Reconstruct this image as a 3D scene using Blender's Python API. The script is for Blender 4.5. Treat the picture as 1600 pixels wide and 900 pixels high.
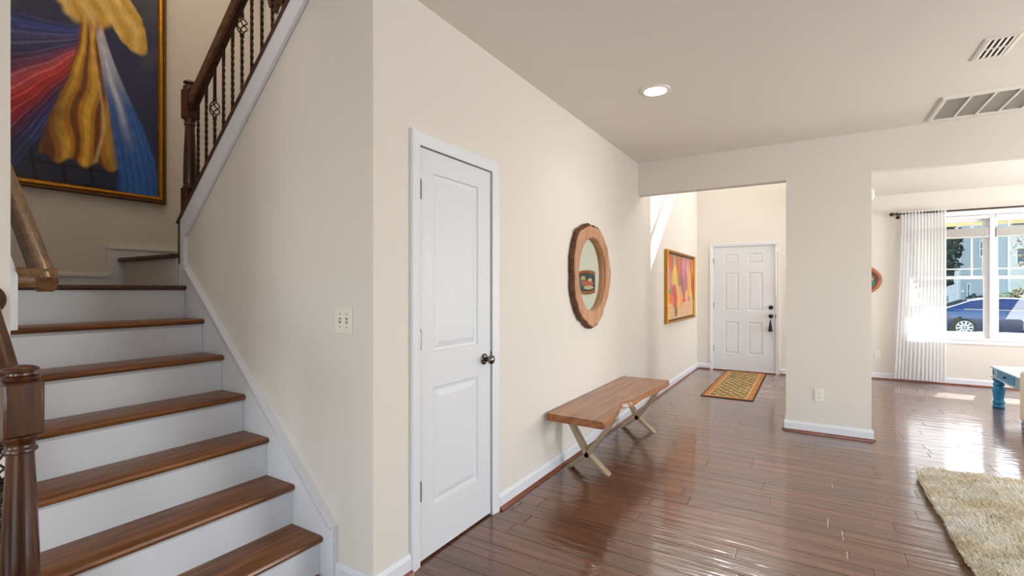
import bpy, bmesh, math, random
import numpy as np
from mathutils import Vector, Matrix, noise as mnoise

random.seed(7)
for o in list(bpy.data.objects):
    bpy.data.objects.remove(o)
scene = bpy.context.scene
C = scene.collection

# ------------------------------------------------------------------ camera
FPX, YAW, HOR, CAMZ = 752.0, math.radians(31.56), 452.0, 1.345
cam_d = bpy.data.cameras.new('camera')
cam = bpy.data.objects.new('camera', cam_d)
C.objects.link(cam)
cam.location = (0, 0, CAMZ)
cam.rotation_euler = (math.pi / 2, 0, YAW)
cam_d.sensor_width = 36
cam_d.lens = FPX / 1600 * 36
cam_d.shift_y = (HOR - 450) / 1600
cam_d.clip_start = 0.02
cam_d.clip_end = 300
scene.camera = cam

# ------------------------------------------------------------------ world, sun, exposure
world = bpy.data.worlds.new('sky')
scene.world = world
world.use_nodes = True
wn = world.node_tree.nodes
wl = world.node_tree.links
bg = wn['Background']
sky = wn.new('ShaderNodeTexSky')
sky.sky_type = 'NISHITA'
sky.sun_disc = False
sky.sun_elevation = math.radians(40)
sky.sun_rotation = math.radians(17)
sky.air_density = 1.0
sky.dust_density = 1.5
wl.new(sky.outputs[0], bg.inputs[0])
bg.inputs[1].default_value = 0.62

SUN = Vector((0.30, 1.0, 0.87)).normalized()       # towards the sun
sd = bpy.data.lights.new('sun', 'SUN')
sd.energy = 19
sd.angle = math.radians(0.5)
sd.color = (1.0, 0.975, 0.94)
so = bpy.data.objects.new('sun', sd)
so.rotation_euler = (-SUN).to_track_quat('-Z', 'Y').to_euler()
so.location = (3, 20, 15)
C.objects.link(so)

def area(name, loc, direction, sx, sy, power, color=(1, 1, 1)):
    l = bpy.data.lights.new(name, 'AREA')
    l.shape = 'RECTANGLE'
    l.size, l.size_y = sx, sy
    l.energy = power
    l.color = color
    o = bpy.data.objects.new(name, l)
    o.location = loc
    o.rotation_euler = Vector(direction).to_track_quat('-Z', 'Z').to_euler()
    C.objects.link(o)
    return o

# added fill lights at the unseen windows behind and beside the camera (built below)
area('rear_fill', (-2.6, -3.50, 1.45), (0, 1, 0.25), 1.7, 1.7, 30, (1.0, 0.985, 0.97))
area('rear_fill', (1.6, -3.50, 1.30), (0, 1, 0.3), 3.4, 2.1, 82, (1.0, 0.985, 0.97))
area('side_fill', (4.28, 3.75, 1.45), (-1, 0, 0.5), 2.3, 1.7, 112, (1.0, 0.985, 0.97))
area('side_fill', (4.28, 7.2, 1.45), (-1, 0, 0.3), 1.9, 1.6, 110, (1.0, 0.985, 0.97))
area('daylight_foyer', (-1.0, 8.55, 4.65), (0, -1, -0.25), 0.8, 1.1, 82, (1.0, 0.985, 0.97))
area('upper_hall_fill', (-2.85, 0.62, 4.5), (0, 1, -0.15), 1.2, 1.2, 9, (1.0, 0.95, 0.88))  # added fill inside the stairwell, with no window at this spot

scene.view_settings.view_transform = 'Standard'
scene.view_settings.look = 'None'
scene.view_settings.exposure = 0.27
scene.view_settings.gamma = 1.0
scene.view_settings.use_curve_mapping = False

# ------------------------------------------------------------------ materials
def lin(c):
    return tuple(((v / 255) / 12.92 if v / 255 <= 0.04045 else ((v / 255 + 0.055) / 1.055) ** 2.4) for v in c) + (1.0,)

def new_mat(name):
    m = bpy.data.materials.new(name)
    m.use_nodes = True
    nt = m.node_tree
    return m, nt, nt.nodes, nt.links, nt.nodes['Principled BSDF']

def plain(name, rgb, rough=0.5, metal=0.0, spec=0.5, bump=0.0, bscale=60, vary=0.0, coat=0.0, emit=None, emit_s=0):
    m, nt, n, l, p = new_mat(name)
    p.inputs['Base Color'].default_value = lin(rgb)
    p.inputs['Roughness'].default_value = rough
    p.inputs['Metallic'].default_value = metal
    p.inputs['Specular IOR Level'].default_value = spec
    p.inputs['Coat Weight'].default_value = coat
    p.inputs['Coat Roughness'].default_value = 0.1
    if emit:
        p.inputs['Emission Color'].default_value = lin(emit)
        p.inputs['Emission Strength'].default_value = emit_s
    if bump or vary:
        tc = n.new('ShaderNodeTexCoord')
        nz = n.new('ShaderNodeTexNoise')
        nz.inputs['Scale'].default_value = bscale
        nz.inputs['Detail'].default_value = 4
        l.new(tc.outputs['Object'], nz.inputs['Vector'])
        if bump:
            b = n.new('ShaderNodeBump')
            b.inputs['Strength'].default_value = bump
            b.inputs['Distance'].default_value = 0.004
            l.new(nz.outputs['Fac'], b.inputs['Height'])
            l.new(b.outputs[0], p.inputs['Normal'])
        if vary:
            cr = n.new('ShaderNodeValToRGB')
            c = lin(rgb)
            cr.color_ramp.elements[0].position = 0.3
            cr.color_ramp.elements[1].position = 0.7
            cr.color_ramp.elements[0].color = tuple(v * (1 - vary) for v in c[:3]) + (1,)
            cr.color_ramp.elements[1].color = tuple(min(1, v * (1 + vary)) for v in c[:3]) + (1,)
            l.new(nz.outputs['Fac'], cr.inputs[0])
            l.new(cr.outputs[0], p.inputs['Base Color'])
    return m

def wood(name, dark, light, axis='x', scale=1.0, rough=0.35, coat=0.0, coat_r=0.12, ripple=0.0, tint=0.0, spec=0.5, bump=0.15):
    m, nt, n, l, p = new_mat(name)
    tc = n.new('ShaderNodeTexCoord')
    oi = n.new('ShaderNodeObjectInfo')
    add = n.new('ShaderNodeVectorMath'); add.operation = 'MULTIPLY_ADD'
    cb = n.new('ShaderNodeCombineXYZ')
    for i in range(3):
        l.new(oi.outputs['Random'], cb.inputs[i])
    l.new(cb.outputs[0], add.inputs[0])
    add.inputs[1].default_value = (17, 31, 23)
    l.new(tc.outputs['Object'], add.inputs[2])
    mp = n.new('ShaderNodeMapping')
    s = [26.0, 26.0, 26.0]
    s['xyz'.index(axis)] = 1.8
    mp.inputs['Scale'].default_value = [v * scale for v in s]
    l.new(add.outputs[0], mp.inputs[0])
    nz = n.new('ShaderNodeTexNoise')
    nz.inputs['Scale'].default_value = 1.0
    nz.inputs['Detail'].default_value = 6
    nz.inputs['Roughness'].default_value = 0.62
    nz.inputs['Distortion'].default_value = 0.6
    l.new(mp.outputs[0], nz.inputs['Vector'])
    cr = n.new('ShaderNodeValToRGB')
    cr.color_ramp.elements[0].position = 0.32
    cr.color_ramp.elements[1].position = 0.70
    cr.color_ramp.elements[0].color = lin(dark)
    cr.color_ramp.elements[1].color = lin(light)
    l.new(nz.outputs['Fac'], cr.inputs[0])
    col = cr.outputs[0]
    if tint:
        mr = n.new('ShaderNodeMapRange')
        mr.inputs['To Min'].default_value = 1 - tint
        mr.inputs['To Max'].default_value = 1 + tint
        l.new(oi.outputs['Random'], mr.inputs['Value'])
        hs = n.new('ShaderNodeHueSaturation')
        l.new(mr.outputs[0], hs.inputs['Value'])
        l.new(col, hs.inputs['Color'])
        col = hs.outputs[0]
    l.new(col, p.inputs['Base Color'])
    p.inputs['Roughness'].default_value = rough
    p.inputs['Specular IOR Level'].default_value = spec
    p.inputs['Coat Weight'].default_value = coat
    p.inputs['Coat Roughness'].default_value = coat_r
    b = n.new('ShaderNodeBump')
    b.inputs['Strength'].default_value = bump
    b.inputs['Distance'].default_value = 0.002
    l.new(nz.outputs['Fac'], b.inputs['Height'])
    last = b
    if ripple:
        mp2 = n.new('ShaderNodeMapping')
        s2 = [34.0, 34.0, 34.0]
        s2['xyz'.index(axis)] = 3.2
        mp2.inputs['Scale'].default_value = s2
        l.new(add.outputs[0], mp2.inputs[0])
        n2 = n.new('ShaderNodeTexNoise')
        n2.inputs['Scale'].default_value = 1.0
        n2.inputs['Detail'].default_value = 1.5
        l.new(mp2.outputs[0], n2.inputs['Vector'])
        b2 = n.new('ShaderNodeBump')
        b2.inputs['Strength'].default_value = ripple
        b2.inputs['Distance'].default_value = 0.006
        l.new(n2.outputs['Fac'], b2.inputs['Height'])
        l.new(b.outputs[0], b2.inputs['Normal'])
        last = b2
    l.new(last.outputs[0], p.inputs['Normal'])
    l.new(last.outputs[0], p.inputs['Coat Normal'])
    return m

def attr_mat(name, rough=0.5, coat=0.0, bump=0.1, gamma=1.0):
    m, nt, n, l, p = new_mat(name)
    a = n.new('ShaderNodeVertexColor')
    a.layer_name = 'paint'
    nz = n.new('ShaderNodeTexNoise')
    nz.inputs['Scale'].default_value = 90
    tc = n.new('ShaderNodeTexCoord')
    l.new(tc.outputs['Object'], nz.inputs['Vector'])
    mx = n.new('ShaderNodeMixRGB'); mx.blend_type = 'OVERLAY'
    mx.inputs[0].default_value = 0.25
    l.new(a.outputs[0], mx.inputs[1])
    l.new(nz.outputs['Fac'], mx.inputs[2])
    gm = n.new('ShaderNodeGamma'); gm.inputs[1].default_value = gamma
    l.new(mx.outputs[0], gm.inputs[0])
    l.new(gm.outputs[0], p.inputs['Base Color'])
    p.inputs['Roughness'].default_value = rough
    p.inputs['Coat Weight'].default_value = coat
    b = n.new('ShaderNodeBump')
    b.inputs['Strength'].default_value = bump
    b.inputs['Distance'].default_value = 0.002
    l.new(nz.outputs['Fac'], b.inputs['Height'])
    l.new(b.outputs[0], p.inputs['Normal'])
    return m

M = {}
M['wall'] = plain('wall_paint', (222, 217, 210), 0.75, spec=0.2, bump=0.05, bscale=220)
M['ceil'] = plain('ceiling_paint', (230, 225, 218), 0.85, spec=0.1, bump=0.05, bscale=220)
M['trim'] = plain('white_trim', (222, 226, 233), 0.42, spec=0.4, bump=0.02, bscale=80)
M['door'] = plain('door_paint', (219, 223, 229), 0.42, spec=0.4, bump=0.03, bscale=120)
M['riser'] = plain('riser_paint', (212, 217, 225), 0.35, spec=0.5, bump=0.05, bscale=30)
M['plate'] = plain('switch_plastic', (232, 228, 218), 0.4, bump=0.01)
M['dark'] = plain('dark_slot', (40, 37, 34), 0.6, bump=0.02)
M['floor'] = wood('floor_wood', (80, 45, 28), (122, 76, 50), 'x', 1.0, 0.3, 1.0, 0.055, ripple=0.42, tint=0.16, spec=0.3, bump=0.2)
M['gap'] = plain('floor_gap', (44, 24, 17), 0.7, bump=0.05)
M['shoe'] = wood('shoe_wood', (92, 44, 26), (140, 76, 46), 'y', 1, 0.35, 0.4)
M['tread'] = wood('tread_wood', (78, 43, 14), (148, 91, 38), 'y', 1.3, 0.34, 0.25, 0.15, tint=0.06, spec=0.35)
M['newel'] = wood('newel_wood', (40, 19, 7), (92, 50, 21), 'z', 1.5, 0.3, 0.3, 0.12)
M['rail'] = wood('rail_wood', (74, 45, 24), (128, 86, 50), 'x', 1.5, 0.3, 0.5, 0.15)
M['cap'] = wood('cap_wood', (50, 30, 20), (86, 55, 38), 'x', 1.5, 0.5, 0.1)
M['iron'] = plain('wrought_iron', (54, 42, 35), 0.45, 0.6, bump=0.1, bscale=200)
M['bench'] = wood('bench_wood', (104, 58, 26), (176, 112, 56), 'y', 0.75, 0.35, 0.3, tint=0.0)
M['bark_edge'] = wood('bench_edge_wood', (84, 42, 22), (176, 116, 66), 'y', 0.9, 0.4, 0.2)
M['bronze'] = plain('champagne_metal', (176, 160, 134), 0.42, 0.55, bump=0.03, bscale=90, vary=0.08)
M['slab'] = wood('slab_wood', (164, 112, 76), (202, 152, 114), 'z', 0.5, 0.45, 0.15)
M['bark'] = wood('bark', (52, 31, 20), (116, 76, 50), 'x', 1.6, 0.85, 0.0, bump=0.8)
M['mirror'] = plain('mirror_glass', (214, 226, 214), 0.01, 1.0)
M['gold'] = plain('gilt', (190, 134, 44), 0.34, 0.85, bump=0.25, bscale=70, vary=0.2)
M['gold2'] = plain('dark_gilt', (104, 74, 38), 0.5, 0.6, bump=0.5, bscale=120, vary=0.35)
M['nickel'] = plain('dark_nickel', (120, 116, 110), 0.22, 1.0, bump=0.01)
M['blackmetal'] = plain('black_metal', (34, 32, 31), 0.35, 0.8, bump=0.02)
M['black'] = plain('black_fabric', (30, 29, 28), 0.9, bump=0.3, bscale=200)
M['rodm'] = plain('rod_bronze', (58, 48, 42), 0.4, 0.7, bump=0.05)
M['blue'] = plain('blue_paint', (40, 138, 186), 0.4, bump=0.06, bscale=40, vary=0.18)
M['bluetop'] = plain('pale_blue_paint', (140, 184, 206), 0.3, bump=0.05, bscale=30, vary=0.12)
M['sofa'] = plain('cream_upholstery', (222, 212, 190), 0.9, bump=0.25, bscale=260)
M['greybase'] = plain('grey_base', (150, 150, 156), 0.7, bump=0.05)
M['vinyl'] = plain('window_vinyl', (236, 237, 240), 0.4, bump=0.01)
M['blind'] = plain('blind_slats', (205, 203, 200), 0.5, bump=0.02)
M['lamp'] = plain('lamp_lens', (255, 250, 240), 0.5, emit=(255, 240, 214), emit_s=14, bump=0.01)
M['lampfill'] = plain('fill_lamp_glow', (255, 236, 205), 0.5, emit=(255, 214, 160), emit_s=5, bump=0.01)  # glow of the added stairwell lamp
M['ventwhite'] = plain('vent_paint', (234, 230, 222), 0.5, bump=0.01)
M['ventdark'] = plain('vent_cavity', (96, 90, 82), 0.8, bump=0.02)

def glass_mat():
    m, nt, n, l, p = new_mat('pane_glass')
    out = n['Material Output']
    tr = n.new('ShaderNodeBsdfTransparent')
    tr.inputs[0].default_value = (0.95, 0.97, 0.96, 1)
    gl = n.new('ShaderNodeBsdfGlossy')
    gl.inputs['Roughness'].default_value = 0.01
    fr = n.new('ShaderNodeFresnel')
    fr.inputs[0].default_value = 1.45
    mx = n.new('ShaderNodeMixShader')
    l.new(fr.outputs[0], mx.inputs[0]); l.new(tr.outputs[0], mx.inputs[1]); l.new(gl.outputs[0], mx.inputs[2])
    l.new(mx.outputs[0], out.inputs[0])
    n.remove(p)
    return m
M['glass'] = glass_mat()

def sheer_mat():
    m, nt, n, l, p = new_mat('sheer_fabric')
    out = n['Material Output']
    tl = n.new('ShaderNodeBsdfTranslucent'); tl.inputs[0].default_value = (0.80, 0.80, 0.82, 1)
    df = n.new('ShaderNodeBsdfDiffuse'); df.inputs[0].default_value = (0.92, 0.92, 0.94, 1)
    tr = n.new('ShaderNodeBsdfTransparent')
    m1 = n.new('ShaderNodeMixShader'); m1.inputs[0].default_value = 0.5
    m2 = n.new('ShaderNodeMixShader'); m2.inputs[0].default_value = 0.22
    l.new(df.outputs[0], m1.inputs[1]); l.new(tl.outputs[0], m1.inputs[2])
    l.new(m1.outputs[0], m2.inputs[1]); l.new(tr.outputs[0], m2.inputs[2])
    l.new(m2.outputs[0], out.inputs[0])
    n.remove(p)
    return m
M['sheer'] = sheer_mat()

# ------------------------------------------------------------------ mesh helpers
def wpos(o):
    v = Vector((0, 0, 0))
    while o is not None:
        v += o.location
        o = o.parent
    return v

class MB:
    def __init__(s):
        s.v, s.f = [], []
    def add(s, vs, fs):
        k = len(s.v)
        s.v += [tuple(a) for a in vs]
        s.f += [tuple(i + k for i in q) for q in fs]
        return s
    def box(s, x0, x1, y0, y1, z0, z1):
        vs = [(x, y, z) for x in (x0, x1) for y in (y0, y1) for z in (z0, z1)]
        return s.add(vs, [(0, 1, 3, 2), (4, 6, 7, 5), (0, 4, 5, 1), (2, 3, 7, 6), (0, 2, 6, 4), (1, 5, 7, 3)])
    def prism(s, poly, ext):
        n = len(poly)
        e = Vector(ext)
        a = [Vector(p) for p in poly]
        return s.add(a + [p + e for p in a],
                     [tuple(range(n))[::-1], tuple(range(n, 2 * n))] +
                     [(i, (i + 1) % n, n + (i + 1) % n, n + i) for i in range(n)])
    def beam(s, p0, p1, w, h, side=(0, 1, 0)):
        """bar from p0 to p1, w along side, h across"""
        p0, p1 = Vector(p0), Vector(p1)
        d = (p1 - p0).normalized()
        sd_ = Vector(side); sd_ = (sd_ - d * sd_.dot(d)).normalized()
        up = d.cross(sd_)
        poly = [p0 + sd_ * a * w / 2 + up * b * h / 2 for a, b in ((-1, -1), (1, -1), (1, 1), (-1, 1))]
        return s.prism(poly, p1 - p0)
    def sweep(s, prof, p0, p1, side=(0, 1, 0)):
        """profile [(side, up)] swept from p0 to p1"""
        p0, p1 = Vector(p0), Vector(p1)
        d = (p1 - p0).normalized()
        sd_ = Vector(side); sd_ = (sd_ - d * sd_.dot(d)).normalized()
        up = d.cross(sd_)
        if up.z < 0:
            up = -up
        return s.prism([p0 + sd_ * a + up * b for a, b in prof], p1 - p0)
    def lathe(s, prof, c, n=24, axis='z', sq=None):
        """prof [(r, h)]"""
        cx, cy, cz = c
        vs, fs = [], []
        for r, h in prof:
            for k in range(n):
                t = 2 * math.pi * k / n
                a, b = r * math.cos(t), r * math.sin(t)
                if axis == 'z': vs.append((cx + a, cy + b, cz + h))
                elif axis == 'x': vs.append((cx + h, cy + a, cz + b))
                else: vs.append((cx + a, cy + h, cz + b))
        m = len(prof)
        for i in range(m - 1):
            for k in range(n):
                k2 = (k + 1) % n
                fs.append((i * n + k, i * n + k2, (i + 1) * n + k2, (i + 1) * n + k))
        fs.append(tuple(range(n))[::-1])
        fs.append(tuple(range((m - 1) * n, m * n)))
        return s.add(vs, fs)
    def tube(s, pts, r, n=6):
        pts = [Vector(p) for p in pts]
        vs, fs = [], []
        for i, p in enumerate(pts):
            d = (pts[min(i + 1, len(pts) - 1)] - pts[max(i - 1, 0)]).normalized()
            ref = Vector((0, 0, 1)) if abs(d.z) < 0.9 else Vector((1, 0, 0))
            u = d.cross(ref).normalized(); w = d.cross(u)
            rr = r[i] if isinstance(r, (list, tuple)) else r
            for k in range(n):
                t = 2 * math.pi * k / n
                vs.append(p + (u * math.cos(t) + w * math.sin(t)) * rr)
        for i in range(len(pts) - 1):
            for k in range(n):
                k2 = (k + 1) % n
                fs.append((i * n + k, i * n + k2, (i + 1) * n + k2, (i + 1) * n + k))
        fs.append(tuple(range(n))[::-1])
        fs.append(tuple(range((len(pts) - 1) * n, len(pts) * n)))
        return s.add(vs, fs)
    def build(s, name, mat, parent=None, smooth=False, bevel=0.0, seg=2, loc=None, angle=35):
        off = wpos(parent) if parent is not None else Vector((0, 0, 0))
        L = Vector(loc) if loc is not None else off
        me = bpy.data.meshes.new(name)
        me.from_pydata([tuple(Vector(v) - L) for v in s.v], [], s.f)
        bm = bmesh.new(); bm.from_mesh(me)
        bmesh.ops.recalc_face_normals(bm, faces=bm.faces)
        bm.to_mesh(me); bm.free()
        me.materials.append(M[mat] if isinstance(mat, str) else mat)
        if smooth:
            me.polygons.foreach_set('use_smooth', [True] * len(me.polygons))
            me.set_sharp_from_angle(angle=math.radians(angle))
        o = bpy.data.objects.new(name, me)
        C.objects.link(o)
        o.parent = parent
        o.location = L - off
        if bevel:
            b = o.modifiers.new('bevel', 'BEVEL')
            b.width = bevel; b.segments = seg; b.limit_method = 'ANGLE'
            b.angle_limit = math.radians(40)
            me.polygons.foreach_set('use_smooth', [True] * len(me.polygons))
            me.set_sharp_from_angle(angle=math.radians(40))
        return o

def tag(o, label=None, cat=None, group=None, kind=None):
    if label: o['label'] = label
    if cat: o['category'] = cat
    if group: o['group'] = group
    if kind: o['kind'] = kind
    return o

def thing(name, loc, label, cat, group=None):
    o = bpy.data.objects.new(name, None)
    o.empty_display_size = 0.1
    C.objects.link(o)
    o.location = loc
    return tag(o, label, cat, group)

def struct(name, mb, mat, label=None, cat=None, **k):
    o = mb.build(name, mat, **k)
    return tag(o, label, cat, kind='structure')

def copy_tree(o, parent=None):
    c = o.copy()
    C.objects.link(c)
    c.parent = parent
    for ch in list(o.children):
        copy_tree(ch, c)
    return c

def wall_cells(mb, axis, p0, p1, u0, u1, z0, z1, holes=()):
    """a wall slab with rectangular holes as one clean shell; axis = the wall's normal axis"""
    us = sorted({u0, u1} | {h[0] for h in holes} | {h[1] for h in holes})
    zs = sorted({z0, z1} | {h[2] for h in holes} | {h[3] for h in holes})
    us = [u for u in us if u0 <= u <= u1]; zs = [z for z in zs if z0 <= z <= z1]
    nu_, nz_ = len(us), len(zs)
    vs = []
    for p in (p0, p1):
        for u in us:
            for z in zs:
                vs.append((p, u, z) if axis == 'x' else (u, p, z))
    idx = lambda k, i, j: k * nu_ * nz_ + i * nz_ + j
    def solid(i, j):
        if not (0 <= i < nu_ - 1 and 0 <= j < nz_ - 1):
            return False
        um, zm = (us[i] + us[i + 1]) / 2, (zs[j] + zs[j + 1]) / 2
        return not any(h[0] < um < h[1] and h[2] < zm < h[3] for h in holes)
    fs = []
    for i in range(nu_ - 1):
        for j in range(nz_ - 1):
            if not solid(i, j):
                continue
            for k in (0, 1):
                fs.append((idx(k, i, j), idx(k, i + 1, j), idx(k, i + 1, j + 1), idx(k, i, j + 1)))
            for (di, dj, a, b) in ((-1, 0, (i, j), (i, j + 1)), (1, 0, (i + 1, j), (i + 1, j + 1)), (0, -1, (i, j), (i + 1, j)), (0, 1, (i, j + 1), (i + 1, j + 1))):
                if not solid(i + di, j + dj):
                    fs.append((idx(0, *a), idx(0, *b), idx(1, *b), idx(1, *a)))
    mb.add(vs, fs)
    return mb

# ================================================================== STRUCTURE
XL, YS, YP, CE, HB, YF, YL, TOP = -1.61, 1.467, 5.305, 2.745, 2.39, 8.67, 9.05, 5.4
XR, YB = 4.4, -3.6
PX0, PX1, PD = -0.178, 0.483, 6.3
SB, SY2, NW0, NW1, NWX = -4.09, 2.5, 0.40, 0.5325, -2.45      # stair back wall, far wall, near wall
RISE, RUN, XN1 = 0.1955, 0.213, -1.92
LAND = RISE * 7

def zcap(x):
    return 1.768 + 0.91 * (x + 3.29)

# floor -------------------------------------------------------------
floor = struct('floor', MB().box(-4.2, XR, YB, YL + 0.15, -0.06, -0.0125), 'gap',
               'glossy dark reddish brown hardwood plank floor', 'floor')
PW = 0.127
lens = [0.62, 0.81, 0.97, 1.12, 1.27, 1.43]
pmesh = []
for L in lens:
    m = bpy.data.meshes.new('plank')
    hx, hy, c, g = L / 2 - 0.0009, PW / 2 - 0.0008, 0.0018, 0.0011
    vs = [(x, y, -0.012) for x, y in ((-hx, -hy), (hx, -hy), (hx, hy), (-hx, hy))]
    vs += [(x, y, -g) for x, y in ((-hx, -hy), (hx, -hy), (hx, hy), (-hx, hy))]
    vs += [(x, y, 0) for x, y in ((-hx + c, -hy + c), (hx - c, -hy + c), (hx - c, hy - c), (-hx + c, hy - c))]
    fs = [(0, 1, 5, 4), (1, 2, 6, 5), (2, 3, 7, 6), (3, 0, 4, 7), (4, 5, 9, 8), (5, 6, 10, 9), (6, 7, 11, 10), (7, 4, 8, 11), (8, 9, 10, 11)]
    m.from_pydata(vs, [], fs)
    m.materials.append(M['floor'])
    pmesh.append(m)

def proj(x, y, z):
    dep = -math.sin(YAW) * x + math.cos(YAW) * y
    lat = math.cos(YAW) * x + math.sin(YAW) * y
    if dep < 0.05:
        return None
    return 800 + FPX * lat / dep, HOR - FPX * (z - CAMZ) / dep, dep

planks = []
r = random.Random(11)
ny = int((YL - YB) / PW) + 1
for j in range(ny):
    yc = YB + (j + 0.5) * PW
    xs = XL if yc > YS else (-1.99 if yc > 0.36 else -4.2)
    x = xs - r.random() * 0.8
    while x < XR:
        k = r.randrange(len(lens))
        planks.append((x + lens[k] / 2, yc, k))
        x += lens[k]
def vis(p):
    x, y, k = p
    best = 0
    for t in (-0.48, -0.24, 0, 0.24, 0.48):
        q = proj(x + t * lens[k], y, 0)
        if q and -5 < q[0] < 1605 and q[1] < 935:
            xx = x + t * lens[k]
            if y > YP and PX0 - 0.02 < xx < PX1 + 0.25 * (y - YP): continue
            if y > YP and xx < PX0 and y > YF: continue
            if xx > 0.75 and y < 4.5 and y > 1.5: continue        # under the rug
            best = max(best, 1 / q[2])
    return best
planks = [(vis(p), p) for p in planks]
planks.sort(key=lambda a: -a[0])
far_mb = MB()
npl = 0
for sc, (x, y, k) in planks:
    if sc > 0 and npl < 295:
        o = bpy.data.objects.new('plank', pmesh[k])
        C.objects.link(o)
        o.parent = floor
        o.location = (x, y, 0)
        npl += 1
    else:
        far_mb.add([(v.co.x + x, v.co.y + y, v.co.z) for v in pmesh[k].vertices], [tuple(p.vertices) for p in pmesh[k].polygons])
tag(far_mb.build('planks', 'floor', floor), kind='stuff')

# walls -------------------------------------------------------------
m = MB()
wall_cells(m, 'x', XL - 0.12, XL, YS, YP, 0, CE, [(1.738, 2.400, -1, 2.058)])
wall_cells(m, 'x', XL - 0.12, XL, YP, YF, 0, TOP)
struct('wall_left', m, 'wall', 'long beige hallway wall with the mirror and the closet door', 'wall')

m = MB().prism([(-3.29, YS, 0), (-1.73, YS, 0), (-1.73, YS, 2.951), (-1.99, YS, 2.951), (-3.29, YS, zcap(-3.29))], (0, 0.12, 0))
struct('wall_stair', m, 'wall', 'beige stair side wall cut off along the slope of the upper flight', 'wall')

m = MB().box(-4.21, NWX, NW0, NW1, 0, TOP).box(NWX, -1.6, NW0, NW1, 3.05, TOP)
struct('wall_near_stair', m, 'wall', 'narrow white wall end at the left edge of the stairs', 'wall')
m = MB().box(-4.21, SB, NW1, 2.62, 0, TOP)
struct('wall_landing', m, 'wall', 'beige landing wall behind the large gilt framed painting', 'wall')
m = MB().box(SB, XL - 0.121, SY2, 2.62, 0, 3.05).box(SB, -1.6, SY2, 2.62, 3.05, TOP).box(-1.70, -1.6, NW1, SY2, 3.05, TOP)
struct('wall_upper_flight', m, 'wall', 'beige wall behind the iron balusters', 'wall')

m = MB().box(XL, PX0, YP, YP + 0.12, HB, TOP)
m.box(PX0, PX1, YP, PD, 0, TOP)
m.box(PX1, XR, YP, YP + 0.12, HB, CE)
m.box(0.32, PX1, PD, YL, HB, TOP)
struct('wall_partition', m, 'wall', 'beige pillar and headers between the hall, the foyer and the front room', 'wall')

m = wall_cells(MB(), 'y', YF, YF + 0.18, -1.73, 0.27, 0, TOP, [(-1.372, -0.408, -1, 2.062), (-1.46, -0.68, 4.06, 5.2)])
m.box(0.15, 0.27, YF + 0.18, YL + 0.15, 0, 3.05)
struct('wall_entry', m, 'wall', 'beige foyer wall around the front door', 'wall')
WX0, WX1, WX2, WX3, WZ0, WZ1 = 1.24, 2.135, 2.190, 3.085, 0.665, 2.375
m = wall_cells(MB(), 'y', YL, YL + 0.16, 0.27, XR + 0.12, 0, 3.05, [(WX0, WX3, WZ0, WZ1)])
struct('wall_front', m, 'wall', 'cream wall of the front room with the double window', 'wall')

REAR = [(-3.45, -1.75, 0.6, 2.3), (-0.1, 3.3, 0.25, 2.35)]
m = wall_cells(MB(), 'y', YB - 0.15, YB, -4.32, XR + 0.12, 0, 3.05, REAR)
struct('wall_rear', m, 'wall', 'beige wall with windows behind the viewer', 'wall')
SIDE = [(2.6, 4.9, 0.6, 2.3), (6.25, 8.15, 0.65, 2.25)]
m = wall_cells(MB(), 'x', XR, XR + 0.15, YB, YL, 0, 3.05, SIDE)
struct('wall_right', m, 'wall', 'beige wall with windows outside the frame to the right', 'wall')
struct('wall_rear_left', MB().box(-4.32, -4.2, YB, NW0, 0, 3.05), 'wall', 'beige wall outside the frame to the left', 'wall')

# ceilings ----------------------------------------------------------
m = MB().box(-1.73, XR, YS, YP, CE, 3.05).box(-2.05, XR, NW0, YS, CE, 3.05).box(-4.32, XR, YB, NW0, CE, 3.05)
struct('ceiling', m, 'ceil', 'flat beige white hall ceiling', 'ceiling')
struct('ceiling_front_room', MB().box(PX1, XR, YP + 0.12, YL, CE, 3.05), 'ceil', 'pale ceiling of the front room seen under the header', 'ceiling')
struct('ceiling_foyer', MB().box(-1.73, PX1, YP, YF + 0.2, TOP, TOP + 0.15).box(0.27, PX1, YF+0.2, YL+0.2, TOP, TOP+0.15), 'ceil', 'high ceiling above the foyer', 'ceiling')
struct('ceiling_stairwell', MB().box(-4.21, -1.6, NW0, 2.62, TOP, TOP + 0.15), 'ceil', 'high ceiling above the stairwell', 'ceiling')
# foyer right wall above the front room ceiling
struct('wall_foyer_upper', MB().box(0.15, 0.32, YF + 0.18, YL + 0.15, 3.05, TOP), 'wall', 'high foyer wall corner', 'wall')

# unseen rear and side windows, added to go with the fill lights ---------------------
def simple_window(name, axis, p, u0, u1, z0, z1, label, nm=1):
    w = thing(name, ((u0 + u1) / 2, p, z0) if axis == 'y' else (p, (u0 + u1) / 2, z0), label, 'window')
    w['kind'] = 'structure'
    f, g = MB(), MB()
    def b(mb, a0, a1, c0, c1, d):
        if axis == 'y': mb.box(a0, a1, p - d, p + d, c0, c1)
        else: mb.box(p - d, p + d, a0, a1, c0, c1)
    b(f, u0, u1, z0, z0 + 0.05, 0.03); b(f, u0, u1, z1 - 0.05, z1, 0.03)
    b(f, u0, u0 + 0.05, z0 + 0.05, z1 - 0.05, 0.03); b(f, u1 - 0.05, u1, z0 + 0.05, z1 - 0.05, 0.03)
    for i in range(1, nm + 1):
        u = u0 + (u1 - u0) * i / (nm + 1)
        b(f, u - 0.035, u + 0.035, z0 + 0.05, z1 - 0.05, 0.03)
    zm = (z0 + z1) / 2
    b(f, u0 + 0.05, u1 - 0.05, zm - 0.025, zm + 0.025, 0.025)
    f.build('frame', 'vinyl', w)
    b(g, u0 + 0.05, u1 - 0.05, z0 + 0.05, z1 - 0.05, 0.004)
    g.build('pane', 'glass', w)
    return w
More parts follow.
